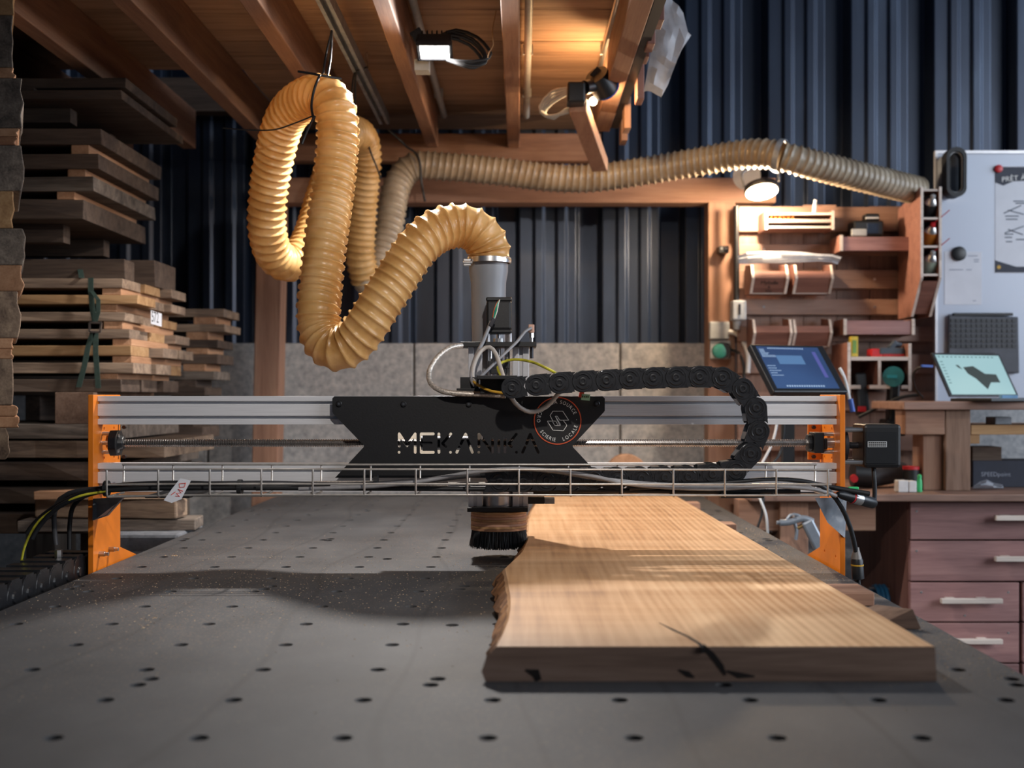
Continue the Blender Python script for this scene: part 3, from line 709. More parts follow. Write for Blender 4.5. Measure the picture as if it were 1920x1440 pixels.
# round sticker on the plate
stc = P(1045.5, 789, YP-.0012); R_ = 45.3*YP/F
st = MB().lathe(stc, (0, 1, 0), [(0, R_), (.0010, R_)], 64).build('round_sticker', BLACK, cg, label='round black sticker with orange ring and white lettering')
m = MB(); vs = []; fs = []
for k in range(72):
    a = 2*math.pi*k/72
    for r in (R_*.985, R_*.945): vs.append(stc+Vector((r*math.cos(a), -.0003, r*math.sin(a))))
for k in range(72): k2 = (k+1) % 72; fs.append((2*k, 2*k2, 2*k2+1, 2*k+1))
m.add(vs, fs).build('orange_ring', mat('orange_print', '#d9572e', .5, 0, .06, 40), st)
m = MB()
def arc_text(body, mid_deg, rad, size, inward):
    # angles clockwise from the top; centre of the words at mid_deg
    wds = [(.34 if c == ' ' else (.18 if c == '·' else glyph(c)[2]*.86)+.16) for c in body]; tot = sum(wds)*size
    sgn = 1 if not inward else -1
    pos = -tot/2
    for c, wd in zip(body, wds):
        mid = pos+(wd-.16)*size/2; pos += wd*size
        if c == ' ': continue
        a = math.radians(mid_deg)+sgn*mid/rad
        rd = Vector((math.sin(a), 0, math.cos(a))); tn = Vector((math.cos(a), 0, -math.sin(a)))
        base = rad if not inward else rad+size*.7
        u, v = (tn, rd) if not inward else (-tn, -rd)
        vsg, fsg, gw = glyph(c); o_ = stc+rd*base+Vector((0, -.0004, 0))-u*(gw*.86*size/2)
        m.add([o_+u*p.x*.86*size+v*p.y*size for p in vsg], fsg)
for word, mid in (('LA SOURCE', 26), ('·', 88), ('·', -35)): arc_text(word, mid, R_*.71, R_*.21, False)
arc_text('LOCALE', 133, R_*.71, R_*.21, True)
arc_text('SCIERIE', 211, R_*.71, R_*.21, True)
arc_text('MICRO', 288, R_*.71, R_*.21, True)
m.build('lettering', INKWHT, st)
m = MB()
def lg(pts, close=True):                                         # thin line work, in crop pixels around the sticker's centre
    q = [stc+Vector(((x-1527)/scp*YP/F, -.0004, -(y-242)/scp*YP/F)) for x, y in pts]
    for a, b_ in zip(q, q[1:]+([q[0]] if close else [])): m.bar(a, b_, .0011, .0004, (0, 1, 0))
lg([(1478, 208), (1497, 180), (1560, 180), (1598, 238), (1541, 238), (1524, 212), (1513, 212), (1545, 265), (1545, 272), (1509, 272), (1495, 248)], False)
lg([(1461, 244), (1515, 244), (1530, 270), (1541, 270), (1511, 212)], False); lg([(1461, 244), (1497, 302), (1564, 306), (1585, 275), (1585, 268), (1562, 238)], False)
lg([(1478, 208), (1497, 244)], False)
m.build('emblem', INKWHT, st)
def glow_plate_mat():
    m, n, l, b = nodes('glow_translucent_white'); no = n.new('ShaderNodeTexNoise'); no.inputs['Scale'].default_value = 12; r = ramp(n, [(.3, hx('#e6e1d8')), (.7, hx('#f2eee6'))]); l.new(no.outputs[0], r.inputs[0]); l.new(r.outputs[0], b.inputs['Base Color'])
    tl = n.new('ShaderNodeBsdfTranslucent'); l.new(r.outputs[0], tl.inputs[0]); mx = n.new('ShaderNodeMixShader'); mx.inputs[0].default_value = .7; l.new(b.outputs[0], mx.inputs[1]); l.new(tl.outputs[0], mx.inputs[2]); l.new(mx.outputs[0], n['Material Output'].inputs[0]); return m
# parts behind the plate: pale plate made translucent to glow through the letters, ball nut, vertical axis
pb('back_plate', 737, 800, 903, 866, 2.545, .004, glow_plate_mat(), cg)
pb('back_plate', 905, 799, 1070, 866, 2.545, .008, BLACK, cg)
for px in (925, 936.5, 947.5): pb('guide_bar', px-3.5, 800, px+3.5, 866, 2.520, .012, ALUZ, cg)
m = MB(); m.cyl((P(790, 0, 2.487).x, ys, zs), (P(880, 0, 2.487).x, ys, zs), .015, n=18); m.cyl((P(835, 0, 2.487).x, ys, zs), (P(842, 0, 2.487).x, ys, zs), .022, n=18); m.build('ball_nut', DARKST, cg, smooth=40)
YZ = 2.60
def prof_col(px0, px1, py0, py1, Y=YZ):
    a = P(px0, py0, Y); b_ = P(px1, py1, Y); w_ = (b_.x-a.x); s_ = w_*.17
    pts = [(a.x, Y), (a.x+w_*.38, Y), (a.x+w_*.38, Y+.006), (a.x+w_*.62, Y+.006), (a.x+w_*.62, Y), (b_.x, Y), (b_.x, Y+.05), (a.x, Y+.05)]
    return MB().prism([(x, y, b_.z) for x, y in pts], (0, 0, a.z-b_.z))
prof_col(878, 904, 650, 952).build('column', ALUZ, cg, bevel=.0008)
prof_col(961, 992, 650, 952).build('column', ALUZ, cg, bevel=.0008)
pb('top_plate', 863, 641, 1006, 650, YZ-.03, .10, BLACK, cg, bevel=.001)
pb('base_plate', 876, 952, 990, 960, YZ-.03, .12, BLACK, cg, bevel=.001)
m = MB()
for px in (919, 951): m.cyl(P(px, 650, YZ+.02), P(px, 952, YZ+.02), .006)
loose(m, 'guide_rod', STEEL, cg, smooth=40)
MB().cyl(P(935, 640, YZ+.02), P(935, 952, YZ+.02), .005).build('lead_screw', SCREW, cg, smooth=40)
m = MB(); pspan(m, 915, 677, 954, 691, YZ-.012, .05); pspan(m, 920, 691, 948, 701, YZ-.012, .045); pspan(m, 926, 671, 942, 678, YZ-.008, .03); m.build('nut_block', BLKPL, cg, bevel=.0012)
m = MB(); m.cyl(P(934.5, 635, YZ+.01), P(934.5, 642, YZ+.01), .012, n=20); m.cyl(P(934.5, 625, YZ+.01), P(934.5, 636, YZ+.01), .0045); m.build('shaft_coupling', STEEL, cg, smooth=40)
# vertical-axis motor
a = P(911, 557, YZ-.02); b_ = P(960, 625, YZ-.02)
zm = MB().span(a.x+.001, b_.x-.001, YZ-.02, YZ+.037, b_.z+.008, a.z-.008).build('axis_motor', BLACK, cg, bevel=.005)
m = MB(); m.span(a.x, b_.x, YZ-.021, YZ+.038, a.z-.009, a.z); m.span(a.x, b_.x, YZ-.021, YZ+.038, b_.z, b_.z+.009); loose(m, 'motor_cap', BLKPL, zm, bevel=.003)
m = MB()
for px in (915, 956):
    for dy in (0, .045): m.cyl(P(px, 625, YZ-.01)+Vector((0, dy, 0)), P(px, 641, YZ-.01)+Vector((0, dy, 0)), .0045)
loose(m, 'standoff', ALUZ, zm, smooth=40)
for k, (cm, off) in enumerate(((TEAL, 0), (GREEN, 2.2), (mat('orange_wire', '#d8703a', .5), -2.2), (INKWHT, 4))):
    cable('lead_wire', [(937, 562, YZ-.026), (932+off*.6, 570, YZ-.034), (928+off, 584, YZ-.034), (925+off*.5, 598, YZ-.03)], .0011, cm, zm, step=.006, n=6)
# push-in air fitting on the top plate
ft = thing('air_fitting', P(997, 641, YZ), 'pinkish plug with steel fitting standing on the carriage top plate', 'fitting')
m = MB(); pspan(m, 990.5, 608, 1002, 624, YZ-.01, .014); m.build('plug', mat('pale_copper', '#c9a08e', .4, .3), ft, bevel=.002)
m = MB(); m.cyl(P(996.5, 624, YZ), P(996.5, 633, YZ), .0062, n=6); m.cyl(P(996.5, 633, YZ), P(996.5, 641, YZ), .004); m.build('steel_nut', STEEL, ft)
m = MB(); m.cyl(P(997, 650, YZ-.01), P(997, 672, YZ-.01), .004); m.build('stem', DARKST, ft, smooth=40)
# chain mount on the carriage
m = MB(); pspan(m, 863, 707, 897, 735, 2.44, .09); pspan(m, 856, 728, 900, 741, 2.425, .10); m.build('chain_mount', BLACK, cg, bevel=.001)
m = MB(); pspan(m, 894, 704, 970, 711, 2.36, .09); pspan(m, 900, 711, 962, 738, 2.40, .05); m.build('chain_mount', BLACK, cg, bevel=.001)
# spindle, plywood dust shoe with brush
m = MB(); zc1 = P(0, 960, YZ).z; cxs = P(935, 0, YZ+.02).x; yc = YZ+.03
sp_ = MB().lathe((cxs, yc, zc1-.012), (0, 0, 1), [(0, .022), (.02, .030), (.022, .036), (.10, .036), (.102, .030)], 28).build('spindle', STEEL, cg, smooth=40)
ds = thing('dust_shoe', (cxs, yc, zc1-.05), 'round plywood dust shoe with a black bristle skirt under the spindle', 'dust shoe')
zt = P(0, 962, yc-.064).z; zb = P(0, 998, yc-.064).z; nl = 8; rw = .063
for k in range(nl):
    z0 = zb+(zt-zb)*k/nl; z1 = zb+(zt-zb)*(k+1)/nl
    MB().lathe((cxs, yc, z0), (0, 0, 1), [(0, rw-.0006), (.0006, rw+random.uniform(-.0004, .0006)), (z1-z0-.0006, rw+random.uniform(-.0004, .0006)), (z1-z0, rw-.0006)], 48).build('plywood_layer', wood(('sticker', 'tan', 'frame')[k % 3], 'x'), ds, smooth=40)
m = MB()
for px in (905, 965): m.cyl(P(px, 960, YZ+.0), P(px, 966, YZ+.0), .006)
loose(m, 'stud', STEEL, ds)
m = MB(); rs = random.Random(4); z1 = zb+.001; z0 = P(0, 1032, yc-.06).z
for k in range(1500):
    a = rs.uniform(0, 2*math.pi); r = rw-rs.uniform(.002, .011); fl_ = rs.gauss(.0025, .003); j = rs.uniform(0, .006)
    p0 = Vector((cxs+r*math.cos(a), yc+r*math.sin(a), z1)); p1 = Vector((cxs+(r+fl_)*math.cos(a+rs.gauss(0, .03)), yc+(r+fl_)*math.sin(a), z0+j)); t = Vector((-math.sin(a), math.cos(a), 0))*.0011
    m.add([p0-t, p0+t, p1+t*.6, p1-t*.6, p0+Vector((math.cos(a), math.sin(a), 0))*.001, p1+Vector((math.cos(a), math.sin(a), 0))*.0006], [(0, 1, 2, 3), (0, 3, 5, 4), (1, 4, 5, 2)])
m.lathe((cxs, yc, z0+.006), (0, 0, 1), [(0, rw-.008), (z1-z0-.006, rw-.003)], 36, cap=True)
m.build('bristles', BLKDK, ds, kind='stuff')
m = MB(); pspan(m, 990, 932, 1021, 945, 2.5, .03); sw = m.build('limit_switch', BLKPL, cg, bevel=.001); pb('switch_roller', 1021, 934, 1040, 945, 2.5, .03, GALV, cg, bevel=.001)
# grey extraction pipe standing on the carriage
ex = thing('extraction_pipe', P(916, 640, 2.66), 'upright grey plastic extraction pipe behind the axis motor', 'pipe')
m = MB(); a = P(916, 740, 2.70); k = 2.70/F
m.lathe(a, (0, 0, 1), [(0, 29*k), ((740-640)*k, 31*k), ((740-530)*k, 33*k), ((740-510)*k, 36.5*k), ((740-486)*k, 37*k)], 40).build('pipe', PVC, ex, smooth=50)
# ================================================================ hoses
def hose_mat(nm, cols, tl):
    m, n, l, b = nodes(nm)
    mp = coords(n, l, (1, 1, 1), False); no = n.new('ShaderNodeTexNoise'); no.inputs['Scale'].default_value = 14; no.inputs['Detail'].default_value = 6; l.new(mp.outputs[0], no.inputs['Vector'])
    r = ramp(n, [(p_, hx(c)) for p_, c in zip((.3, .52, .75), cols)]); l.new(no.outputs[0], r.inputs[0]); l.new(r.outputs[0], b.inputs['Base Color']); b.inputs['Roughness'].default_value = .33
    tr = n.new('ShaderNodeBsdfTranslucent'); l.new(r.outputs[0], tr.inputs[0]); mx = n.new('ShaderNodeMixShader'); mx.inputs[0].default_value = tl
    l.new(b.outputs[0], mx.inputs[1]); l.new(tr.outputs[0], mx.inputs[2]); l.new(mx.outputs[0], n['Material Output'].inputs[0])
    n2 = n.new('ShaderNodeTexNoise'); n2.inputs['Scale'].default_value = 45; n2.inputs['Detail'].default_value = 3; l.new(mp.outputs[0], n2.inputs['Vector'])
    bp = n.new('ShaderNodeBump'); bp.inputs['Strength'].default_value = .25; bp.inputs['Distance'].default_value = .004; l.new(n2.outputs[0], bp.inputs['Height']); l.new(bp.outputs[0], b.inputs['Normal']); l.new(bp.outputs[0], tr.inputs['Normal']); return m
HOSE = hose_mat('amber_hose_film', ('#b4884f', '#d2a96c', '#dfbc88'), .26); HOSE2 = hose_mat('grey_beige_hose_film', ('#8f8170', '#a69782', '#b8ab98'), .12)
def hose(pts, R0, name, label, pitch=.0225, depth=.0072, mt=None):
    path = resample(smoothpath([P(*p) for p in pts], .004), pitch/10)
    # relax the path a little
    for _ in range(24): path = [path[0]]+[(a+b_*2+c)/4 for a, b_, c in zip(path, path[1:], path[2:])]+[path[-1]]
    def rad(i, a):
        ph = (i/10+a/(2*math.pi)) % 1.0; d = abs(ph-.5)*2              # 1 on the wire, 0 mid valley
        return R0-depth*(1-d**3.2)
    t = thing(name, path[len(path)//2], label, 'hose', 'ribbed extraction hoses')
    MB().tube(path, rad, 28, cap=False).build('ribbed_film', mt or HOSE, t, smooth=180); return t, path
hp = [(917, 492, 2.69), (917, 470, 2.69), (907, 446, 2.68), (885, 428, 2.67), (857, 423, 2.66), (822, 431, 2.64), (788, 456, 2.62), (763, 490, 2.61), (738, 530, 2.60), (712, 570, 2.59), (688, 609, 2.59), (662, 641, 2.60), (634, 655, 2.61), (611, 642, 2.63), (599, 614, 2.65), (597, 578, 2.66), (601, 537, 2.68), (610, 453, 2.70), (622, 370, 2.73), (631, 290, 2.75),
      (633, 235, 2.76), (624, 196, 2.77), (602, 179, 2.80), (573, 186, 2.85), (543, 210, 2.91), (525, 250, 2.96), (508, 328, 3.03), (500, 400, 3.08), (503, 445, 3.12), (516, 480, 3.17), (542, 494, 3.22), (569, 472, 3.27), (588, 430, 3.33), (612, 350, 3.42), (638, 275, 3.52), (660, 248, 3.62), (680, 262, 3.72), (686, 300, 3.78), (683, 340, 3.82), (678, 412, 3.88),
      (676, 480, 3.92), (686, 525, 3.96)]
hp2 = [(686, 525, 3.96), (692, 532, 3.965), (704, 522, 4.0), (720, 470, 4.03), (732, 412, 4.05), (738, 370, 4.07), (752, 332, 4.09), (780, 311, 4.10), (830, 312, 4.11), (940, 322, 4.12), (1030, 333, 4.12), (1110, 334, 4.11), (1200, 322, 4.09), (1300, 305, 4.04), (1380, 291, 3.98), (1430, 288, 3.93), (1466, 293, 3.90)]
h1, pth = hose(hp, .0535, 'dust_hose', 'amber ribbed hose looping from the router up under the mezzanine')
h3, pth3 = hose(hp2, .0535, 'dust_hose', 'long grey-beige ribbed hose running along the crossbeam to the swivel lamp', mt=HOSE2, pitch=.024)
h2, pt2 = hose([(1466, 293, 3.90), (1500, 302, 3.90), (1560, 318, 3.94), (1640, 338, 4.02), (1722, 358, 4.14)], .0525, 'dust_hose', 'short beige ribbed hose running down right behind the spray can rack', mt=HOSE2, pitch=.024)
# clamp at the pipe and coupling band
def band(c, ax, r, hgt, nm, par, mt=STEEL): return MB().lathe(Vector(c)-Vector(ax).normalized()*hgt/2, ax, [(0, r-.001), (0, r+.0012), (hgt, r+.0012), (hgt, r-.001)], 36, cap=False).build(nm, mt, par, smooth=30)
cb = band(P(917, 489, 2.69), (0, 0, 1), .0500, .012, 'hose_clamp', h1)
m = MB(); m.box(P(876, 492, 2.66), (.016, .012, .016)); m.cyl(P(868, 492, 2.655), P(886, 492, 2.655), .004, n=8); m.build('clamp_screw', STEEL, cb, bevel=.001)
band(pth3[-1]-(pth3[-1]-pth3[-8])*.3, pth3[-1]-pth3[-8], .0555, .018, 'coupling_band', h3, GALV)
# black cable ties and strings holding the loops
def tie(name, plist, r, label, extra=()):
    m = MB()
    for pl in (plist,)+tuple(extra): m.tube(smoothpath([P(*p) for p in pl], .01), r, 6)
    return m.build(name, BLKDK, None, label, 'cable tie', 'black ties holding the hoses', smooth=60)
tie('cable_tie', [(605, 142, 2.78), (612, 100, 2.84), (622, 58, 2.93)], .003, 'black string tying the front hose loop to the strut rail',
    ([(622, 58, 2.93), (620, 105, 2.84), (614, 142, 2.78)], [(559, 134, 2.76), (585, 138, 2.75), (605, 142, 2.74), (640, 148, 2.76)], [(600, 140, 2.73), (590, 165, 2.72), (584, 198, 2.73), (588, 224, 2.76)], [(590, 218, 2.74), (576, 245, 2.72), (566, 270, 2.71)]))
tie('cable_tie', [(588, 217, 2.79), (550, 232, 2.80), (515, 243, 2.81), (470, 244, 2.82), (418, 240, 2.84)], .0018, 'loose thin black wire end sticking out left of the front hose loop')
tie('cable_tie', [(660, 182, 3.50), (662, 150, 3.46), (668, 134, 3.42), (690, 126, 3.42)], .003, 'black tie with loose ends hanging from the middle of the strut rail', ([(668, 134, 3.42), (666, 160, 3.46), (666, 200, 3.54)],))
tie('cable_tie', [(688, 262, 3.66), (695, 285, 3.70), (705, 310, 3.72), (714, 334, 3.72)], .003, 'black tie tail hanging from the second hose loop')
tie('cable_tie', [(762, 275, 4.02), (780, 288, 4.04), (788, 310, 4.04), (790, 340, 4.05), (797, 378, 4.05)], .004, 'black tie round the hose where it bends along the crossbeam', ([(727, 243, 3.98), (745, 258, 4.0), (762, 275, 4.02)],))
cable('twine', [(930, 20, 2.98), (923, 60, 3.0), (925, 84, 3.0), (918, 97, 3.0), (915, 108, 3.0)], .0016, mat('frayed_twine', '#8a6a4c', .9), None, label='frayed bit of brown twine hanging from a joist', cat='twine')
# ================================================================ drag chain on the gantry
chain_px = [(960, 727), (1005, 722), (1049, 718), (1093, 715), (1137, 713), (1181, 710), (1225, 708.5), (1268, 707.5), (1312, 706), (1355, 708), (1393, 729), (1418, 765), (1423, 808.5), (1408, 850.5), (1380, 883), (1336, 889), (1291, 894), (1247, 895), (1203, 897), (1158, 898), (1113, 899), (1069, 900), (1025, 901), (981, 902), (937, 903), (893, 904)]
YC0, YCD = 2.335, .05; kk = YC0/F
dc = thing('drag_chain', P(1200, 800, 2.36), 'black plastic drag chain curving from the carriage back into the cable tray', 'cable carrier')
def link_mesh():
    m = MB(); pl = 44*kk; r = 20.5*kk; th = .004
    side = [(r*math.cos(a), r*math.sin(a)) for a in [math.radians(x) for x in range(90, 271, 15)]]
    side += [(pl*.45, -r*.93), (pl*.62, -r*.86), (pl*.62, -r*.45), (pl*.50, 0), (pl*.62, r*.45), (pl*.62, r*.86), (pl*.45, r*.93)]
    for y0 in (0, YCD-th): m.prism([(x, y0, z) for x, z in side], (0, th, 0))
    for y0 in (-.0018,):                                              # raised round knuckle
        m.lathe((0, 0, 0), (0, -1, 0), [(0, r*.97), (.0009, r*.95), (.001, r*.88), (.0003, r*.86)], 30)
    m.prism([(pl*.52, -.0012, r*.55), (pl*.72, -.0012, r*.9), (pl*.38, -.0012, r*.9)], (0, .002, 0)); m.prism([(pl*.40, -.0012, -r*.9), (pl*.64, -.0012, -r*.9), (pl*.60, -.0012, -r*.62), (pl*.44, -.0012, -r*.62)], (0, .002, 0))
    m.span(pl*.2, pl*.52, th, YCD-th, r*.84, r*.98); m.span(pl*.2, pl*.52, th, YCD-th, -r*.98, -r*.84)
    return m.mesh('link', Vector())
def hub_mesh():
    m = MB(); r = 20.5*kk
    m.lathe((0, -.0012, 0), (0, -1, 0), [(0, r*.36), (.0022, r*.34), (.0026, r*.26), (.0022, r*.18), (.0008, r*.16)], 20)
    for a0, a1 in ((20, 150), (210, 330)):
        pts = [(r*.68*math.cos(math.radians(a)), -.0018, r*.68*math.sin(math.radians(a))) for a in range(a0, a1+1, 13)]
        m.tube(pts, .0012, 5)
    return m.mesh('hub', Vector())
lm, hm = link_mesh(), hub_mesh()
for me in (lm, hm):
    me.materials.append(mat('glossy_black_nylon', '#232427', .32, 0, .15, 120))
    for q in me.polygons: q.use_smooth = True
    me.set_sharp_from_angle(angle=math.radians(35))
for i in range(len(chain_px)-1):
    a = P(*chain_px[i], YC0); b_ = P(*chain_px[i+1], YC0); d = b_-a; ang = -math.atan2(d.z, d.x)
    o = bpy.data.objects.new('chain_link', lm); COL.objects.link(o); o.location = a; o.rotation_euler = (0, ang, 0); W[o] = a; attach(o, dc)
    h = bpy.data.objects.new('hub', hm); COL.objects.link(h); h.parent = o
# ================================================================ wire cable tray
YF, YBk = 2.30, 2.40
tr = thing('cable_tray', P(880, 930, 2.35), 'long galvanised wire basket tray hung along the gantry front', 'cable tray')
def wire(pts, r=.0021): return MB().tube([P(*p) for p in pts], r, 7)
for (ya, yb_, Y, x0, x1) in ((881, 880, YF, 197, 1559), (909, 907.5, YF, 197, 1559), (932, 928, YF, 205, 1551), (871, 871, YBk, 229, 1531), (905, 905, YBk, 229, 1531)):
    wire([(x0, ya, Y), (x0+60, (ya+yb_)/2, Y), (x0+180, yb_, Y), ((x0+x1)/2, yb_, Y), (x1, yb_+(1 if Y == YF else 0), Y)]).build('long_wire', WIRE, tr, smooth=60)
for Y in (2.335, 2.37): wire([(205, 930, Y), (1551, 928, Y)]).build('long_wire', WIRE, tr, smooth=60)
for k in range(15):
    x = 200+96.6*k; xb = CX+(x-CX)*YF/YBk
    yt = 882-2*min(1, k/2)
    zb_f = 930-(1.5 if k > 1 else 0)
    pts = [P(x, yt, YF-.003), P(x, zb_f-4, YF-.003), P(x+.8, zb_f+1.5, YF+.004), P(xb, CY+(zb_f-CY)*YF/YBk+1, YBk-.004), P(xb, CY+(zb_f-CY)*YF/YBk-4, YBk+.003), P(xb, 870, YBk+.003)]
    MB().tube(pts, .0021, 7).build('cross_wire', WIRE, tr, smooth=60)
# cables lying in the tray
rs = random.Random(21)
defs = [('black cable bundle low in the tray, dropping at its left end to the floor chain', BLKDK, .0050, [(60, 1010, 2.36), (75, 985, 2.36), (110, 950, 2.35), (170, 926, 2.345), (240, 917, 2.345), (420, 915, 2.345), (700, 916, 2.345), (880, 917, 2.345), (1100, 919, 2.345), (1350, 922, 2.345), (1500, 921, 2.345)]),
        ('thick black cable on top of the tray bundle at its left half', BLKDK, .0046, [(50, 1000, 2.38), (70, 975, 2.38), (120, 940, 2.36), (200, 913, 2.35), (330, 905, 2.352), (500, 911, 2.352), (760, 915, 2.35), (860, 916, 2.35)]),
        ('dark grey cable curving down from the left end of the tray', mat('dark_grey_cable', '#3a3a3d', .5), .0055, [(105, 1022, 2.42), (102, 990, 2.42), (104, 950, 2.40), (130, 925, 2.38), (190, 916, 2.37), (300, 910, 2.372), (480, 906, 2.375), (650, 909, 2.375), (780, 902, 2.372), (900, 889, 2.372)]),
        ('grey cable rising over the drag chain in the middle of the tray', GREYC, .0040, [(560, 917, 2.322), (700, 912, 2.322), (800, 901, 2.320), (880, 886, 2.322), (960, 879, 2.322), (1040, 884, 2.322), (1120, 897, 2.320), (1220, 907, 2.320), (1350, 912, 2.322), (1450, 905, 2.322), (1520, 912, 2.33)]),
        ('black cable arching out of the tray down to the yellow-ringed plug', BLKDK, .0050, [(1180, 915, 2.335), (1350, 906, 2.33), (1450, 899, 2.325), (1520, 905, 2.33), (1556, 922, 2.34), (1585, 965, 2.38), (1600, 1010, 2.40), (1606, 1042, 2.41)]),
        ('second grey cable crossing the tray to its right end', GREYC, .0040, [(620, 911, 2.330), (760, 905, 2.330), (900, 884, 2.318), (1000, 880, 2.312), (1100, 891, 2.312), (1190, 909, 2.313), (1330, 917, 2.313), (1440, 912, 2.316), (1530, 918, 2.33), (1568, 930, 2.34)]),
        ('black cable along the tray bottom ending in a grey tip at right', BLKDK, .0052, [(1000, 923, 2.36), (1200, 920, 2.36), (1420, 911, 2.36), (1510, 906, 2.36), (1560, 914, 2.355), (1600, 921, 2.35), (1630, 926, 2.35)]),
        ('pale braided sleeve lying at the back of the tray', BRAID, .0065, [(480, 915, 2.386), (560, 909, 2.386), (700, 907, 2.386), (840, 908, 2.386)])]
for lb, mt, r, pts in defs:
    cable('tray_cable', pts, r, mt, None, step=.02, label=lb, cat='cable', group='cables in the wire tray')
for k, (px, py) in enumerate(((450, 914), (705, 905), (200, 916))):
    a = P(px, py, 2.352)
    MB().lathe(a-Vector((.004, 0, 0)), (1, 0, 0), [(0, .0165), (.008, .0165)], 14).build('cable_tie', BLKDK, None, ('black tie round the cables beside the white tag', 'black tie round the cables left of the spindle', 'black tie at the left end of the tray cables')[k], 'cable tie', 'ties in the cable tray')
cable('earth_cable', [(40, 1052, 2.38), (48, 1020, 2.37), (72, 978, 2.36), (110, 950, 2.35), (150, 930, 2.342), (200, 921, 2.338)],   .0026, YG, None, label='yellow-green earth cable drooping from the left end of the tray', cat='cable')
cable('tray_cable', [(130, 1030, 2.44), (131, 980, 2.44), (140, 945, 2.42), (175, 922, 2.40), (215, 913, 2.39)], .005, BLKDK, None, label='inner black cable hanging beside the orange left plate', cat='cable', group='cables in the wire tray')
# white tag with red handwriting
tg = thing('cable_tag', P(330, 920, 2.30), 'white tape tag with red handwriting on the tray cables', 'tag')
pts = [(338, 897), (358, 901), (349, 918), (340, 936), (322, 943), (307, 938), (322, 917)]
MB().prism([P(x, y, 2.288-.006*(y-897)/46) for x, y in pts], (0, .0007, 0)).build('tape', PAPER, tg)
m = MB()
for q in ([(348, 906), (336, 907), (337, 914), (346, 913), (348, 905)], [(343, 921), (334, 917), (340, 924), (331, 925), (337, 931), (329, 930)], [(329, 922), (321, 928)]):
    m.tube([P(x, y, 2.2873-.006*(y-897)/46) for x, y in q], .0007, 5)
m.build('handwriting', INKRED, tg)
# ================================================================ cables of the carriage
G = 'cables of the router carriage'
cable('braided_cable', [(866, 648, 2.52), (846, 651, 2.50), (822, 668, 2.48), (805, 696, 2.46), (808, 720, 2.44), (828, 733, 2.42), (860, 738, 2.415), (905, 739.5, 2.415), (948, 742, 2.41)], .0058, BRAID, None, label='silver braided cable looping out left of the carriage', cat='cable', group=G)
cable('carriage_cable', [(892, 724, 2.43), (886, 706, 2.45), (890, 680, 2.48), (903, 657, 2.50), (918, 651, 2.50), (930, 664, 2.49), (940, 695, 2.45), (951, 730, 2.40), (966, 756, 2.40), (985, 770, 2.41), (1003, 772, 2.415), (1025, 762, 2.41), (1042, 744, 2.40), (1056, 726, 2.395)], .0047, WHITEC, None, label='pale grey cable arching over and hanging across the black front plate', cat='cable', group=G)
cable('carriage_cable', [(921, 603, 2.56), (914, 620, 2.55), (905, 642, 2.53), (894, 664, 2.50), (885, 690, 2.47), (884, 712, 2.44), (890, 722, 2.425)], .0042, GREYC, None, label='grey cable coming down from the axis motor plug', cat='cable', group=G)
cable('carriage_cable', [(996, 615, 2.585), (984, 622, 2.57), (970, 640, 2.55), (945, 664, 2.52), (918, 690, 2.50), (897, 710, 2.44)], .0034, GREYC, None, label='thin grey cable running from the air fitting down to the drag chain', cat='cable', group=G)
cable('carriage_cable', [(1048, 703, 2.38), (1022, 689, 2.40), (995, 678, 2.44), (965, 674, 2.47), (942, 679, 2.48), (933, 690, 2.46), (938, 702, 2.44), (943, 708, 2.43)], .0030, YG, None, label='thin yellow-green earth cable bowing over the drag chain', cat='cable', group=G)
cable('carriage_cable', [(888, 716, 2.43), (900, 724, 2.40), (920, 733, 2.39), (945, 737, 2.385)], .0030, YEL, None, label='short yellow cable lying along the drag chain mount', cat='cable', group=G)
m = MB(); m.bar(P(919, 612, 2.555), P(927, 597, 2.555), .011, .009); m.bar(P(910, 628, 2.55), P(916, 616, 2.555), .006, .006); m.build('cable_plug', DARKST, None, 'dark plug on the grey cable of the axis motor', 'plug', bevel=.001)
tm = thing('terminal_plug', P(1095, 743, 2.40), 'small green and red terminal plug below the drag chain', 'plug')
m = MB(); m.bar(P(1086, 739, 2.40), P(1094, 741, 2.40), .014, .012); m.build('red_half', mat('red_orange_plastic', '#c4442f', .45), tm)
gh = MB().bar(P(1090, 744, 2.398), P(1106, 745.5, 2.398), .010, .013).build('green_half', mat('pale_green_plastic', '#9fc4a0', .5), tm)
m = MB()
for k in range(4): m.box(P(1092.5+k*3.4, 743.4+k*.3, 2.391), (.0018, .002, .003))
m.build('contacts', INKBLK, gh, kind='stuff')
# motor plug and hanging cable at the right end
mp_ = thing('motor_plug', P(1610, 934, 2.38), 'black round cable plug with silver band beside the right orange plate', 'plug')
a, b_ = P(1571, 926, 2.34), P(1640, 944, 2.39); d = b_-a
MB().lathe(a, d, [(0, .005), (.1, .0085), (.32, .0105), (.34, .0115), (.95, .0115), (1.0, .008)], 20, unit=False).build('body', BLKPL, mp_, smooth=40)
MB().lathe(a+d*.40, d, [(0, .0122), (.2, .0122)], 20, unit=False).build('silver_band', STEEL, mp_, smooth=40)
MB().lathe(a+d*.36, d, [(0, .0122), (.03, .0122)], 20, unit=False).build('red_band', RED, mp_, smooth=40)
cable('motor_cable', [(1638, 876, 2.46), (1639, 895, 2.455), (1640, 920, 2.43), (1639, 938, 2.40), (1634, 943, 2.392)], .0048, BLKDK, None, label='black cable dropping from the gantry motor into its plug', cat='cable')
m = MB(); pspan(m, 1592, 913, 1611, 919, 2.35, .012); m.build('green_clip', GREEN, None, 'bright green clip on the cables by the right plate', 'clip', bevel=.002)
hb = thing('hanging_plug', P(1606, 1060, 2.41), 'taped black plug with yellow ring hanging right of the bed', 'plug')
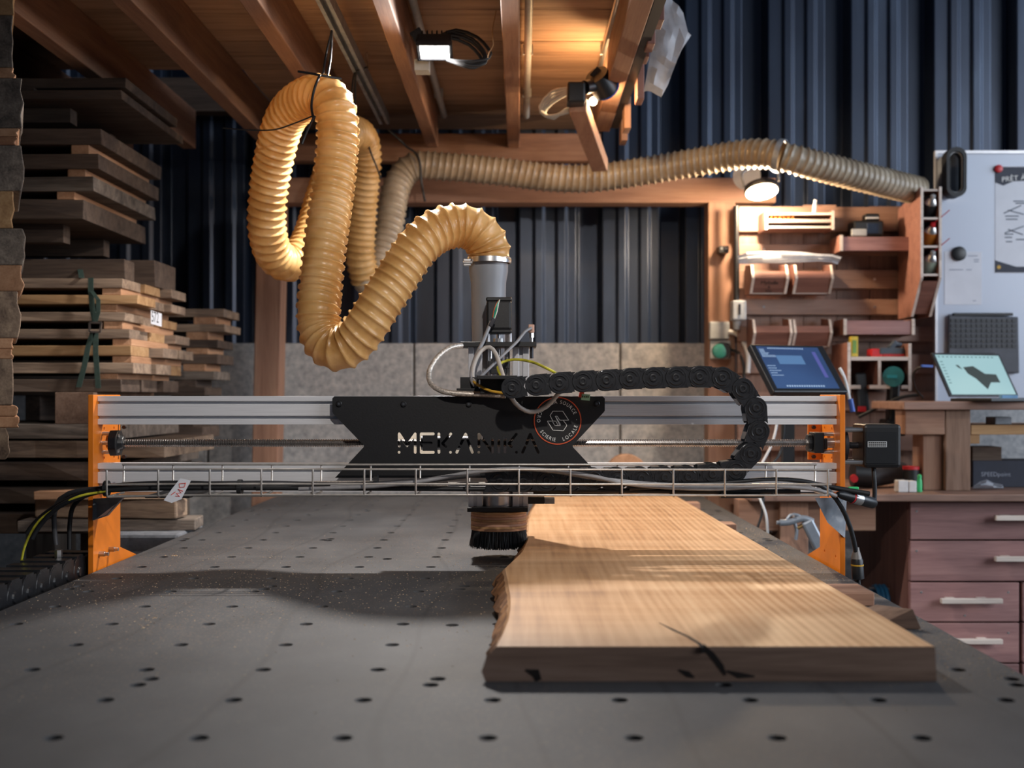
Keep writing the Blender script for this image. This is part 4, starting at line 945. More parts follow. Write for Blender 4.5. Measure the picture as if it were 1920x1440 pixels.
MB().lathe(P(1606, 1036, 2.41), P(1609, 1085, 2.41)-P(1606, 1036, 2.41), [(0, .0055), (.2, .010), (.3, .0125), (1.0, .0125), (1.02, .009)], 18, unit=False).build('body', BLKPL, hb, smooth=40)
MB().lathe(P(1607.4, 1058, 2.41), (0, 0, -1), [(0, .0132), (.003, .0132)], 18).build('yellow_ring', YEL, hb)
MB().lathe(P(1606, 1026, 2.41), (0, 0, -1), [(0, .0052), (.006, .0062), (.018, .010), (.024, .0115)], 14, cap=False).build('clear_tape', mat('dull_tape', '#6f6a66', .4), hb, smooth=40)
cable('hanging_cable', [(1609, 1083, 2.41), (1611, 1110, 2.41), (1612, 1150, 2.42), (1606, 1230, 2.44)], .0045, BLKDK, None, label='black cable going down to the floor from the yellow-ringed plug', cat='cable')
# ================================================================ floor-side drag chain along the bed
fc = thing('side_drag_chain', (-.98, 2.1, ZB-.05), 'wide black drag chain lying along the left side of the bed', 'cable carrier')
def slink():
    m = MB(); r = .032; pl = .062
    side = [(r*math.cos(a), r*math.sin(a)) for a in [math.radians(x) for x in range(90, 271, 18)]]+[(pl*.55, -r*.9), (pl*.55, r*.9)]
    for x0 in (-.046, .041): m.prism([(x0, y, z) for y, z in side], (.005, 0, 0))
    m.lathe((.046, 0, 0), (1, 0, 0), [(0, r*.9), (.0008, r*.88)], 22); m.lathe((.0468, 0, 0), (1, 0, 0), [(0, r*.35), (.003, r*.28)], 16)
    m.span(-.046, .046, -.010, .024, r*.84, r*1.04); m.span(-.041, .041, -.010, .024, -r*1.0, -r*.85)
    return m.mesh('slink', Vector())
sm = slink(); sm.materials.append(MC['glossy_black_nylon'])
for k in range(20):
    o = bpy.data.objects.new('chain_link', sm); COL.objects.link(o); o.location = (-.965, 1.30+.062*k, ZB+.002-.004*(k < 2)); W[o] = o.location.copy(); attach(o, fc)
box('chain_shelf', -1.03, -.895, 1.2, 3.0, ZB-.05, ZB-.034, DARKST, tb)
MB().cyl((-.955, 2.40, ZB+.034), (-.955, 2.40, ZB+.05), .008, n=6).build('bolt', STEEL, fc)
# ================================================================ lumber on the left
rl_ = random.Random(17)
ORD = ['top', 'second', 'third', 'fourth', 'fifth', 'sixth', 'seventh', 'eighth', 'ninth', 'tenth', 'eleventh', 'twelfth']
def rough(x0, x1, y0, y1, z0, z1, name, mt, label, group, cat='board', jit=.004, n=5):
    """sawn board along X with wavy sides; y/z jitter differs along its length"""
    m = MB(); vs = []; fs = []
    for i in range(n+1):
        x = x0+(x1-x0)*i/n; j = [rl_.uniform(-jit, jit) for _ in range(4)]
        vs += [(x, y0+j[0], z0), (x, y1+j[1], z0), (x, y1+j[2], z1), (x, y0+j[3]*1.5, z1)]
    for i in range(n):
        for k in range(4): k2 = (k+1) % 4; fs.append((i*4+k, i*4+k2, i*4+4+k2, i*4+4+k))
    fs += [(0, 1, 2, 3), (n*4, n*4+1, n*4+2, n*4+3)]
    return m.add(vs, fs).build(name, mt, None, label, cat, group, bevel=.002)
def zc(py, Y): return P(0, py, Y).z
# -- near pile at the picture's left edge: beams and stickers
Yn = 2.60; gA = 'thick beams piled at the left edge'
near = [(-70, 28, 28, 'tan', 'beam'), (28, 126, 25, 'grey', 'beam'), (126, 146, 27, 'sticker', 'spacer'), (146, 240, 43, 'grey', 'beam'), (240, 256, 36, 'sticker', 'spacer'), (256, 272, 32, 'pine', 'spacer'), (272, 358, 43, 'grey', 'beam'),
        (358, 428, 26, 'tan', 'beam'), (428, 497, 47, 'grey', 'beam'), (497, 546, 42, 'sticker', 'spacer'), (546, 634, 36, 'old', 'beam'), (634, 654, 27, 'sticker', 'spacer'), (654, 673, 23, 'sticker', 'spacer'),
        (673, 760, 25, 'old', 'beam'), (760, 781, 30, 'sticker', 'spacer'), (781, 802, 37, 'sticker', 'spacer'), (802, 862, 17, 'old', 'beam'), (862, 960, -30, 'grey', 'beam'), (960, 1010, -40, 'sticker', 'spacer'), (1010, 1110, -40, 'old', 'beam'), (1110, 1230, -45, 'grey', 'beam')]
nb = [0, 0]
zfloor = None
for i, (y0, y1, xe, kd, tp) in enumerate(near):
    a = P(xe, y0, Yn); b_ = P(xe, y1, Yn); z0 = b_.z if i < len(near)-1 else 0
    if tp == 'beam': k = nb[0]; nb[0] += 1
    else: k = nb[1]; nb[1] += 1
    lbl = ('%s rough thick beam from the top in the pile at the left picture edge' if tp == 'beam' else '%s orange spacer block from the top in the pile at the left picture edge') % (ORD[k] if k else 'first')
    m = MB(); vs = []; fs = []; n = 4; ch = rl_.uniform(.0, .007) if kd in ('grey', 'old') else .001
    for q in range(n+1):                                           # uneven sawn end
        zz = z0+(a.z-z0)*q/n; e = a.x-(ch if q in (0, n) else rl_.uniform(-.006, .006))
        vs += [(-1.75, Yn, zz), (e, Yn, zz), (e*1.118-rl_.uniform(0, .01), Yn+.30, zz), (-1.75, Yn+.30, zz)]
    for q in range(n):
        for k in range(4): k2 = (k+1) % 4; fs.append((q*4+k, q*4+k2, q*4+4+k2, q*4+4+k))
    fs += [(0, 1, 2, 3), (n*4, n*4+1, n*4+2, n*4+3)]
    m.add(vs, fs).build('timber_beam' if tp == 'beam' else 'spacer_block', wood(kd, 'y'), None, lbl, tp, gA, bevel=.003)
# -- strapped pile of sawn boards in the middle
Yc = 3.30; Yd = 3.80; gC = 'boards of the strapped pile'
rowsC = [(522, 540), (553, 570), (585, 602), (617, 635), (648, 667), (680, 700), (711, 735)]
xr0 = P(235, 0, Yc).x
strips = [(3.30, 3.46), (3.475, 3.62), (3.640, 3.79)]
for i, (y0, y1) in enumerate(rowsC):
    for s_, (ya, yb_) in enumerate(strips):
        e = xr0+rl_.uniform(-.02, .045)+(.02 if i in (3, 4, 5) else 0)
        rough(-2.1, e, ya, yb_, zc(y1, Yc), zc(y0, Yc), 'sawn_board', wood(('old', 'tan', 'old')[(i+s_) % 3] if i < 6 else 'dark', 'x'),
              '%s board from the top of the strapped pile, %s row' % (ORD[i] if i else 'topmost', ('front', 'middle', 'back')[s_]), gC)
for i in range(6):
    zb = zc(rowsC[i+1][0], Yc); zt = zc(rowsC[i][1], Yc); e = xr0+rl_.uniform(-.045, .02)
    box('sticker_strip', e-.055, e, 3.305, 3.79, zb, zt, wood('sticker', 'y'), None, label='%s sticker strip from the top near the board ends of the strapped pile' % (ORD[i] if i else 'topmost'), cat='spacer', group='stickers of the strapped pile', bevel=.002)
    box('sticker_strip', -1.95, -1.89, 3.305, 3.79, zb, zt, wood('sticker', 'y'), None, label='%s sticker strip at the far left end of the strapped pile' % (ORD[i] if i else 'topmost'), cat='spacer', group='left stickers of the strapped pile')
# number tag
tgx = thing('number_tag', P(260, 600, 3.42), 'small white number tag stapled to the board ends', 'tag')
pt = [(252, 582), (268, 592), (268, 616), (255, 612)]
xx = xr0+.05
MB().prism([(xx, y, z) for y, z in ((3.37, zc(583, 3.4)), (3.47, zc(585, 3.4)), (3.47, zc(610, 3.4)), (3.37, zc(608, 3.4)))], (.001, 0, 0)).build('card', PAPER, tgx)
text(MB(), '572', (xx+.0014, 3.375, zc(604, 3.4)), (0, 1, 0), (0, 0, 1), .045, .08).build('digits', INKBLK, tgx)
# green ratchet strap
st_ = thing('cargo_strap', P(175, 640, 3.28), 'dark green cargo strap with a metal buckle round the board pile', 'strap')
SG = mat('green_webbing', '#33463f', .8, 0, .15, 120)
def ribbon(pts, wd, par, nm='webbing'):
    q = [P(*p) for p in pts]; vs = []; fs = []
    for i, p in enumerate(q):
        for dx, dy in ((-wd, 0), (wd, 0), (wd, .002), (-wd, .002)): vs.append(p+Vector((dx, dy, 0)))
    for i in range(len(q)-1):
        for k in range(4): k2 = (k+1) % 4; fs.append((i*4+k, i*4+k2, i*4+4+k2, i*4+4+k))
    fs += [(0, 1, 2, 3), tuple(range(len(q)*4-4, len(q)*4))]
    return MB().add(vs, fs).build(nm, SG, par)
ribbon([(170, 521, 3.282), (170, 545, 3.282), (173, 580, 3.282), (178, 606, 3.282)], .0075, st_); ribbon([(172, 546, 3.279), (184, 562, 3.274), (184, 585, 3.274), (178, 606, 3.278)], .006, st_)
ribbon([(174, 622, 3.282), (165, 650, 3.282), (157, 690, 3.282), (147, 726, 3.282)], .0075, st_); ribbon([(179, 622, 3.282), (179, 660, 3.282), (182, 700, 3.282), (184, 728, 3.282)], .0075, st_)
ribbon([(140, 492, 3.40), (150, 505, 3.34), (153, 521, 3.29)], .0075, st_)
m = MB()
for a, b_ in (((168, 605), (190, 605)), ((168, 622), (188, 623)), ((168, 605), (168, 622)), ((190, 605), (188, 623))): m.bar(P(*a, 3.272), P(*b_, 3.272), .005, .005, (0, 1, 0))
m.build('buckle', STEEL, st_)
# -- bearers and dark slabs under the strapped pile, down to the floor
rough(P(103, 0, 3.28).x, P(176, 0, 3.28).x, 3.28, 3.82, zc(795, 3.28), zc(735.5, 3.30), 'bearer_beam', wood('endgrain', 'y'), 'big square bearer beam with end grain under the strapped pile', 'bearers under the pile', 'beam', .002, 2)
rough(-2.1, -1.93, 3.28, 3.82, zc(795, 3.28), zc(735.5, 3.30), 'bearer_beam', wood('grey', 'y'), 'square bearer beam at the far left under the strapped pile', 'bearers under the pile', 'beam', .002, 2)
low = [(795, 822, 163, 'grey'), (826, 858, 240, 'old'), (866, 900, 165, 'dark'), (914, 944, 170, 'dark'), (962, 1000, 168, 'dark')]
pz = None
lows = []
for i, (y0, y1, xe, kd) in enumerate(low):
    e = P(xe+30, 0, 3.28).x
    lows.append((zc(y0, 3.28), zc(y1, 3.28)))
    rough(-2.1, e+.06, 3.26+.01*(i % 2), 3.80, zc(y1, 3.28), zc(y0, 3.28)-(.0005 if i else 0), 'barked_slab', wood(kd, 'x'), '%s barked slab from the top in the low pile left of the orange plate' % ORD[i], 'low barked slabs', 'board', .008, 9)
for i in range(len(low)):
    zt_ = lows[i][1]; zb_ = lows[i+1][0] if i+1 < len(low) else 0
    if zt_-zb_ > .002:
        box('spacer_block', -1.35+.02*i, -1.28+.02*i, 3.35, 3.75, zb_, zt_, wood('dark', 'y'), None, label='%s spacer block down in the low barked pile' % ORD[i], cat='spacer', group='spacers of the low pile')
        box('spacer_block', -2.0, -1.93, 3.35, 3.75, zb_, zt_, wood('dark', 'y'), None, label='%s spacer block at the left end of the low barked pile' % ORD[i], cat='spacer', group='left spacers of the low pile')
# -- pile between strapped boards and the upper slabs
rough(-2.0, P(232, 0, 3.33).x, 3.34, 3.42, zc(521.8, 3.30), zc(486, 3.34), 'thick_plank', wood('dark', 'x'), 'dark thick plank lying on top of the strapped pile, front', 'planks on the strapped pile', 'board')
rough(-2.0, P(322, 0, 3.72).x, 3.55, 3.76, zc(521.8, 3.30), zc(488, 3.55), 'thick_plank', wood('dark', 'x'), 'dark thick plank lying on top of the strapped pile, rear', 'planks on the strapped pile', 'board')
zt_up = zc(410, 3.20); z_c = max(zc(486, 3.34), zc(488, 3.55))
# cantilever rack that carries the upper slabs
rk = thing('lumber_rack', (-2.25, 3.5, 0), 'dark cantilever rack carrying the upper slabs', 'rack')
for yy in (3.30, 3.62):
    box('upright', -2.30, -2.22, yy, yy+.06, 0, zc(168, 3.2), DARKST, rk)
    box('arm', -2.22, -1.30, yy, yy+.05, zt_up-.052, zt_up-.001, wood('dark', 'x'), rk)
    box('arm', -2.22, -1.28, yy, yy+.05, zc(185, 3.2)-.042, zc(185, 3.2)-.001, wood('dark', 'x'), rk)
# -- upper slabs with stickers; dark wood puts the mezzanine's shade into their colour
Yu, Yv = 3.20, 3.74; xe = P(185, 0, Yu).x
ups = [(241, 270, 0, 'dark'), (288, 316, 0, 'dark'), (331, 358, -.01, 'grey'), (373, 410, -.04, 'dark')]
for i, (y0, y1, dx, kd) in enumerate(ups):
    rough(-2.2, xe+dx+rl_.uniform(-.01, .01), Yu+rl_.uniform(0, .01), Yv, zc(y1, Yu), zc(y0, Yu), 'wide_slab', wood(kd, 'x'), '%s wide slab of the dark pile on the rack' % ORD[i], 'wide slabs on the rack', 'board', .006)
    if i:
        for x_, lb in ((xe-.03+dx, '%s pale sticker strip at the slab ends on the rack'), (-2.1, '%s left sticker strip between the slabs on the rack')):
            box('sticker_strip', x_-.05, x_, Yu+.01, Yv-.01, zc(y0, Yu), zc(ups[i-1][1], Yu), wood('sticker', 'y'), None, label=lb % ORD[i-1], cat='spacer', group='stickers of the rack pile', bevel=.002)
# -- top slabs under the mezzanine, its shade put into their wood colour
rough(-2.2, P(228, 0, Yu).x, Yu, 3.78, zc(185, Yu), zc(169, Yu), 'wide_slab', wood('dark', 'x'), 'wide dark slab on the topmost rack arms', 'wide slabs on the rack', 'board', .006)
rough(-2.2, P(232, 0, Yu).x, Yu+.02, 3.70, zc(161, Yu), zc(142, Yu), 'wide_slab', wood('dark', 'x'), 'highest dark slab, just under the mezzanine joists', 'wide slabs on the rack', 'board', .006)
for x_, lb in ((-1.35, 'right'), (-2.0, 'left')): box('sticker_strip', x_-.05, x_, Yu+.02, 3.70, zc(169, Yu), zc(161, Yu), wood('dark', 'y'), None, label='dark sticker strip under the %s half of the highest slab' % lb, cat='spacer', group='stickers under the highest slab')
# -- smaller far pile beside the wall
Yf = 3.98; far = [(579, 594, 420, 'old'), (608, 622, 422, 'old'), (637, 652, 408, 'dark'), (664, 682, 408, 'dark'), (696, 712, 402, 'grey'), (726, 742, 385, 'dark'), (800, 822, 380, 'dark'), (836, 850, 330, 'tan'), (852, 866, 340, 'grey'), (872, 900, 345, 'grey')]
prev = None
for i, (y0, y1, xe_, kd) in enumerate(far):
    rough(-1.75, P(xe_, 0, Yf).x, Yf, Yf+.22, zc(y1, Yf), zc(y0, Yf), 'short_board', wood(kd, 'x'), '%s board from the top of the small pile near the wall' % (ORD[i] if i else 'topmost'), 'boards of the far pile', 'board', .005, 3)
    if prev:
        box('sticker_strip', P(xe_-60, 0, Yf).x, P(xe_-18, 0, Yf).x, Yf+.005, Yf+.21, zc(y0, Yf), zc(prev, Yf), wood('sticker' if i < 5 else 'dark', 'y'), None, label='%s sticker strip from the top of the small pile near the wall' % (ORD[i-1] if i > 1 else 'topmost'), cat='spacer', group='stickers of the far pile', bevel=.002)
        box('sticker_strip', -1.7, -1.65, Yf+.005, Yf+.21, zc(y0, Yf), zc(prev, Yf), wood('dark', 'y'), None, label='%s sticker strip at the left end of the small far pile' % (ORD[i-1] if i > 1 else 'topmost'), cat='spacer', group='left stickers of the far pile')
    prev = y1
for x_, lb in ((-1.65, 'left'), (-1.24, 'right')): box('bearer_beam', x_-.05, x_+.05, Yf+.01, Yf+.2, 0, zc(900, Yf), wood('grey', 'z'), None, label='upright grey bearer block under the %s end of the small far pile' % lb, cat='beam', group='bearers of the far pile')
# -- loose pieces behind the left plate, low
def lump(pts, Y, d, mt, label, name='loose_board', cat='board'): return pp(name, pts, Y, d, mt, None, label=label, cat=cat, group='loose boards behind the left plate', bevel=.003)
zf = P(0, 0, 1).z
gb = P(0, 1040, 3.1).z
box('concrete_lump', -1.10, -.90, 3.06, 3.30, 0, gb+.06, concrete('old_concrete', '#5a5c61', '#74777d', '#888b90', 18), None, label='grey concrete block standing low behind the left plate', cat='concrete block', bevel=.01)
MB().bar(Vector((-1.35, 3.16, gb+.075)), Vector((-.885, 3.20, gb+.075)), .12, .03).build('loose_board', wood('grey', 'x'), None, 'grey board lying on the low concrete block', 'board', 'loose boards behind the left plate', bevel=.003)
MB().bar(Vector((-1.32, 3.20, gb+.118)), Vector((-.92, 3.16, gb+.118)), .08, .05).build('loose_board', wood('old', 'x'), None, 'stubby weathered board end under the pale batten', 'board', 'loose boards behind the left plate', bevel=.006)
MB().bar(Vector((-1.30, 3.12, gb+.158)), Vector((-.89, 3.15, gb+.164)), .05, .022).build('loose_board', wood('sticker', 'x'), None, 'pale batten lying across the loose boards behind the left plate', 'board', 'loose boards behind the left plate', bevel=.002)
# ================================================================ tool board on the right
YT = 4.27
tw = thing('tool_board', P(1570, 700, YT), 'wall of wide battens and upright boards behind the tool bins', 'tool board')
a = 1383
zlo = zc(905, YT)
for i, x_ in enumerate(range(1383, 1755, 62)):
    A = P(x_, 386+random.uniform(-2, 3), YT+.03); B = P(min(x_+61, 1757), 0, YT+.03)
    box('upright_board', A.x, B.x, YT+.03, YT+.05, zlo, A.z, wood('top', 'z'), tw, bevel=.001)
for (y0, y1) in ((388, 434), (458, 478), (506, 541), (561, 590), (612, 640), (664, 700), (735, 770), (800, 845)):
    A = P(1384, y0, YT); B = P(1755, y1, YT)
    bt = box('batten', A.x, B.x, YT, YT+.0295, B.z, A.z, wood('top', 'x'), tw, bevel=.0015)
    m = MB()
    for px in (1432, 1640): m.lathe(P(px, (y0+y1)/2, YT), (0, -1, 0), [(0, .005), (.0015, .004)], 10)
    loose(m, 'screw', STEEL, bt)
OK, PE = wood('okume', 'x'), wood('plyedge', 'x')
pk = lambda n, c: 1 if (n.y < -.3 or n.z > .85) else 0
def ply(m, nm, par, **k): return m.build(nm, [OK, PE], par, pick=pk, bevel=.0008, **k)
def bin_(px0, px1, py0, py1, label, depth=.13, writing=None):
    Y1 = YT; Y0 = YT-depth; t = .010
    b = thing('parts_bin', P((px0+px1)/2, py1, Y0), label, 'bin', 'open plywood bins on the tool board')
    A = P(px0, py0, Y0); B = P(px1, py1, Y0); z1, z0 = A.z, B.z; h = z1-z0
    for x in (A.x, B.x-t):
        ply(MB().prism([(x, Y1, z0), (x, Y0+depth*.35, z0), (x, Y0, z0+h*.5), (x, Y0+depth*.2, z1), (x, Y1, z1+h*.1)], (t, 0, 0)), 'side_panel', b)
    f = MB().prism([(A.x+t, Y0+depth*.33, z0+.004), (A.x+t, Y0+.004, z0+h*.52), (A.x+t, Y0+.004+h*.11, z0+h*.76), (A.x+t, Y0+.012+h*.11, z0+h*.76), (A.x+t, Y0+.014, z0+h*.52), (A.x+t, Y0+depth*.33+.01, z0+.004)], (B.x-A.x-2*t, 0, 0))
    fp_ = f.build('front_panel', [OK, PE], b, pick=lambda n, c: 1 if n.z > .6 else 0)
    ply(MB().span(A.x+t, B.x-t, Y0+depth*.36, Y1, z0, z0+.008), 'bottom_panel', b)
    if writing:
        m = MB(); n = Vector((0, -(h*.52-.004), -(depth*.33-.004)*-1)).normalized()
        up = Vector((0, -(depth*.33-.004), h*.52-.004)).normalized(); nm = Vector((1, 0, 0)).cross(up)
        for (tx, dz, sz) in writing:
            o = Vector(((A.x+B.x)/2, Y0+depth*.33, z0+.004))+up*dz+nm*.0006
            if nm.y > 0: o -= nm*.0012
            text(m, tx, o, (1, 0, 0), up, sz, .06, True)
        m.build('handwriting', INKBLK, fp_)
    return b
bin_(1410, 1480, 495, 549, 'open plywood bin with black handwriting, below the plastic bag', writing=(('Mybelle', .036, .022), ('&', .02, .016), ('Viz', .002, .02)))
bin_(1491, 1564, 495, 549, 'open plywood bin right of the one with handwriting')
bin_(1413, 1487, 598, 650, 'open plywood bin above the left corner of the touchscreen')
bin_(1489, 1562, 598, 650, 'open plywood bin above the right corner of the touchscreen')
def shelf_box(px0, px1, py0, py1, label):
    Y0 = YT-.13; s = thing('ledge_shelf', P((px0+px1)/2, py1, Y0), label, 'shelf', 'plywood ledge shelves on the tool board')
    A = P(px0, py0, Y0); B = P(px1, py1, Y0)
    for x in (A.x, B.x-.012): ply(MB().span(x, x+.012, Y0-.004, YT, B.z, A.z+.004), 'side_panel', s)
    MB().span(A.x+.012, B.x-.012, Y0, Y0+.012, B.z+.002, A.z-.002).build('front_panel', wood('drawer', 'x'), s, bevel=.0008)
    ply(MB().span(A.x+.012, B.x-.012, Y0+.012, YT, A.z-.014, A.z-.002), 'top_panel', s); return s
shelf_box(1574, 1713, 443, 471, 'plywood ledge shelf carrying the black laser level')
shelf_box(1581, 1715, 600, 628, 'empty plywood ledge shelf above the drill cubby')
# slotted bit holder
bh = thing('bit_holder', P(1500, 428, 4.15), 'narrow slotted plywood holder with router bits at the top of the tool board', 'holder')
for y0, y1 in ((399, 403), (411, 417), (424, 428)):
    A = P(1436, y0, 4.15); B = P(1562, y1, 4.15); ply(MB().span(A.x, B.x, 4.15, YT, B.z, A.z), 'slat', bh)
for px in (1434, 1559): A = P(px, 395, 4.15); B = P(px+5, 431, 4.15); ply(MB().span(A.x, B.x, 4.145, YT, B.z, A.z), 'side_panel', bh)
for k in range(6): MB().cyl(P(1446+k*8, 407, 4.16), P(1446+k*8, 407, 4.20), .005).build('router_bit', mat('brass_bits', '#c07a3a', .35, .6), bh, smooth=40)
MB().lathe(P(1527, 399, 4.20), (0.08, 0, 1), [(0, .008), (.03, .008), (.032, .006), (.046, .006)], 14).build('tube_bottle', WHITE, None, 'small white tube standing on the bit holder', 'tube', smooth=40)
# laser level on the ledge
ll = thing('laser_level', P(1635, 443, 4.18), 'black boxy laser level on the ledge shelf', 'laser level')
pspan(MB(), 1600, 413, 1658, 442, 4.16, .08).build('body', BLKPL, ll, bevel=.008)
m = MB(); pspan(m, 1623, 400, 1650, 414, 4.17, .05); m.build('turret', BLKPL, ll, bevel=.006)
pb('window', 1626, 418, 1648, 438, 4.157, .005, mat('dark_glass', '#2e3b52', .15, .2), ll, bevel=.002)
pb('base_plate', 1597, 429, 1626, 442, 4.157, .02, LGREY, ll, bevel=.003); pb('top_rim', 1624, 407, 1648, 410, 4.165, .05, WHITE, ll)
# plastic bag lying over the two bins
def film(name, label, top, bot, Y, seed, lumps=.02, parent=None, ny=7):
    r = random.Random(seed); vs = []; fs = []; n = len(top)
    for i in range(n):
        for k in range(ny+1):
            t = k/ny; x = top[i][0]+(bot[i][0]-top[i][0])*t; y = top[i][1]+(bot[i][1]-top[i][1])*t
            bulge = math.sin(math.pi*t)*math.sin(math.pi*i/(n-1))
            vs.append(P(x+r.uniform(-2, 2)*bulge, y+r.uniform(-1.5, 1.5)*bulge, Y-bulge*lumps*1.5+r.uniform(-lumps, lumps)*.7))
    m0 = len(vs)
    for i in range(n):
        for k in range(ny+1):
            t = k/ny; bulge = math.sin(math.pi*t)*math.sin(math.pi*i/(n-1)); v = vs[i*(ny+1)+k]; vs.append(v+Vector((0, .002+bulge*lumps*2.4, 0)))
    def q(i, k, o=0): return o+i*(ny+1)+k
    for i in range(n-1):
        for k in range(ny): fs.append((q(i, k), q(i+1, k), q(i+1, k+1), q(i, k+1))); fs.append((q(i, k, m0), q(i, k+1, m0), q(i+1, k+1, m0), q(i+1, k, m0)))
    for i in range(n-1):
        for k in (0, ny): fs.append((q(i, k), q(i+1, k), q(i+1, k, m0), q(i, k, m0)))
    for k in range(ny):
        for i in (0, n-1): fs.append((q(i, k), q(i, k+1), q(i, k+1, m0), q(i, k, m0)))
    return MB().add(vs, fs).build(name, FILM, None, label, 'plastic bag', smooth=28)
def film_mat():
    m, n, l, b = nodes('cloudy_plastic_film'); b.inputs['Base Color'].default_value = hx('#b9bdc6'); b.inputs['Roughness'].default_value = .28
    no = n.new('ShaderNodeTexNoise'); no.inputs['Scale'].default_value = 30; mp = coords(n, l, (1, 1, 1), False); l.new(mp.outputs[0], no.inputs['Vector'])
    r = ramp(n, [(.3, hx('#a3a9b5')), (.7, hx('#ccd0d8'))]); l.new(no.outputs[0], r.inputs[0]); l.new(r.outputs[0], b.inputs['Base Color'])
    tr = n.new('ShaderNodeBsdfTransparent'); tl = n.new('ShaderNodeBsdfTranslucent'); tl.inputs[0].default_value = hx('#b9bdc6')
    m1 = n.new('ShaderNodeMixShader'); m1.inputs[0].default_value = .35; l.new(b.outputs[0], m1.inputs[1]); l.new(tl.outputs[0], m1.inputs[2])
    m2 = n.new('ShaderNodeMixShader'); m2.inputs[0].default_value = .22; l.new(m1.outputs[0], m2.inputs[1]); l.new(tr.outputs[0], m2.inputs[2]); l.new(m2.outputs[0], n['Material Output'].inputs[0]); return m
FILM = film_mat()
film('plastic_bag', 'clear plastic bag lying across the two upper bins', [(1384, 480), (1400, 473), (1430, 471), (1465, 471), (1500, 472), (1535, 476), (1560, 477), (1578, 482)], [(1386, 494), (1402, 495), (1430, 493), (1465, 493), (1500, 492), (1535, 490), (1560, 492), (1570, 496)], 4.12, 2, .012)
film('plastic_bag', 'crumpled cloudy plastic bag hanging from the mezzanine edge', [(1240, -14), (1250, -12), (1262, 2), (1272, 10), (1281, 24), (1290, 60), (1296, 66)], [(1207, 172), (1214, 170), (1222, 172), (1232, 178), (1240, 182), (1252, 160), (1254, 130)], 3.25, 5, .013, ny=12)
# spray-can rack
YR = 4.02
sr = thing('can_rack', P(1735, 590, YR), 'tall plywood rack with three spray cans beside the whiteboard', 'rack')
A = P(1726, 350, YR); B = P(1766, 590, YR)
zt1, zt2 = A.z, P(0, 520, YR).z
for x in (A.x, B.x-.010):
    ply(MB().prism([(x, YR, zt1), (x, YR+.24, zt1-.04), (x, YR+.24, B.z), (x, YR+.10, B.z), (x, YR, zt2)], (.010, 0, 0)), 'side_panel', sr)
for y0 in (354, 407, 460, 513): zz = P(0, y0, YR).z; ply(MB().span(A.x+.0105, B.x-.0105, YR+.003, YR+.22, zz-.008, zz), 'shelf', sr)
MB().prism([(A.x+.0105, YR+.004, zt2-.012), (A.x+.0105, YR+.104, B.z+.01), (A.x+.0105, YR+.114, B.z+.01), (A.x+.0105, YR+.014, zt2-.012)], (B.x-A.x-.021, 0, 0)).build('front_panel', OK, sr)
MB().span(A.x+.0105, B.x-.0105, YR+.222, YR+.232, B.z, zt1-.05).build('back_panel', wood('dark', 'z'), sr)
for (py, bodyc, lbl, red) in ((407, mat('dark_can', '#2d2f33', .35, .5), 'dark spray can in the top cell of the rack', 0), (460, mat('orange_can', '#c77a2a', .4, .2), 'orange spray can with red straw in the middle cell of the rack', 1), (513, mat('green_white_can', '#9fb3a6', .4, .2), 'pale green spray can with a straw in the bottom cell of the rack', 2)):
    zb_ = P(0, py, YR).z; ax = Vector((0, -.60, .80)); c = Vector((P(1746, 0, YR+.03).x, YR+.055, zb_)); r = .0265
    c.z = zb_+r*.60+.001
    t = thing('spray_can', c, lbl, 'spray can', 'spray cans in the rack')
    MB().lathe(c, ax, [(0, r*.93), (.003, r), (.044, r), (.046, r*.97)], 26).build('can_body', bodyc, t, smooth=40)
    MB().lathe(c+ax*.046, ax, [(0, r*1.0), (.004, r*.98), (.018, r*.55), (.020, r*.5)], 26).build('dome', STEEL, t, smooth=40)
    MB().lathe(c+ax*.066, ax, [(0, r*.36), (.010, r*.32), (.012, r*.2)], 16).build('nozzle', RED if red == 1 else LGREY, t, smooth=40)
    if red: MB().cyl(c+ax*.074, c+ax*.074+Vector((.05, -.02, .045)), .0017, n=6).build('straw', RED, t)
# drill cubby
cb_ = thing('drill_cubby', P(1648, 735, 4.08), 'white-edged plywood cubby holding tools below the ledge shelf', 'cubby')
Yk = 4.06
def pl(px0, py0, px1, py1, nm): A = P(px0, py0, Yk); B = P(px1, py1, Yk); ply(MB().span(A.x, B.x, Yk, YT-.001, B.z, A.z), nm, cb_)
pl(1589, 642, 1595, 738, 'side_panel'); pl(1703, 644, 1709, 733, 'side_panel'); pl(1595.2, 669, 1702.8, 676, 'shelf'); pl(1646, 676.2, 1652, 722, 'divider'); pl(1595.2, 722.2, 1614, 729, 'bottom_lip'); pl(1630, 722.2, 1670, 729, 'bottom_lip'); pl(1690, 722.2, 1702.8, 729, 'bottom_lip')
bx = thing('match_box', P(1598, 668, 4.1), 'upright yellow and green box on the cubby shelf', 'box')
pb('carton', 1596, 631, 1609, 668.5, 4.10, .03, mat('yellow_carton', '#c9b23e', .6), bx, bevel=.001); pb('green_stripe', 1599, 638, 1606, 662, 4.098, .0018, mat('dull_green', '#6f9a4d', .6), bx)
rd = thing('cordless_tool', P(1668, 668, 4.1), 'red and dark cordless tool lying on the cubby', 'power tool')
m = MB(); pspan(m, 1634, 654, 1655, 668.6, 4.09, .06); pspan(m, 1655, 662, 1697, 668.6, 4.09, .06); m.build('red_housing', RED, rd, bevel=.004)
m = MB(); pspan(m, 1650, 652, 1696, 664, 4.085, .055); m.bar(P(1668, 654, 4.11), P(1680, 641, 4.11), .03, .02); m.bar(P(1676, 644, 4.11), P(1690, 648, 4.11), .02, .016); m.build('dark_body', mat('slate_plastic', '#3c4652', .45), rd, bevel=.004)
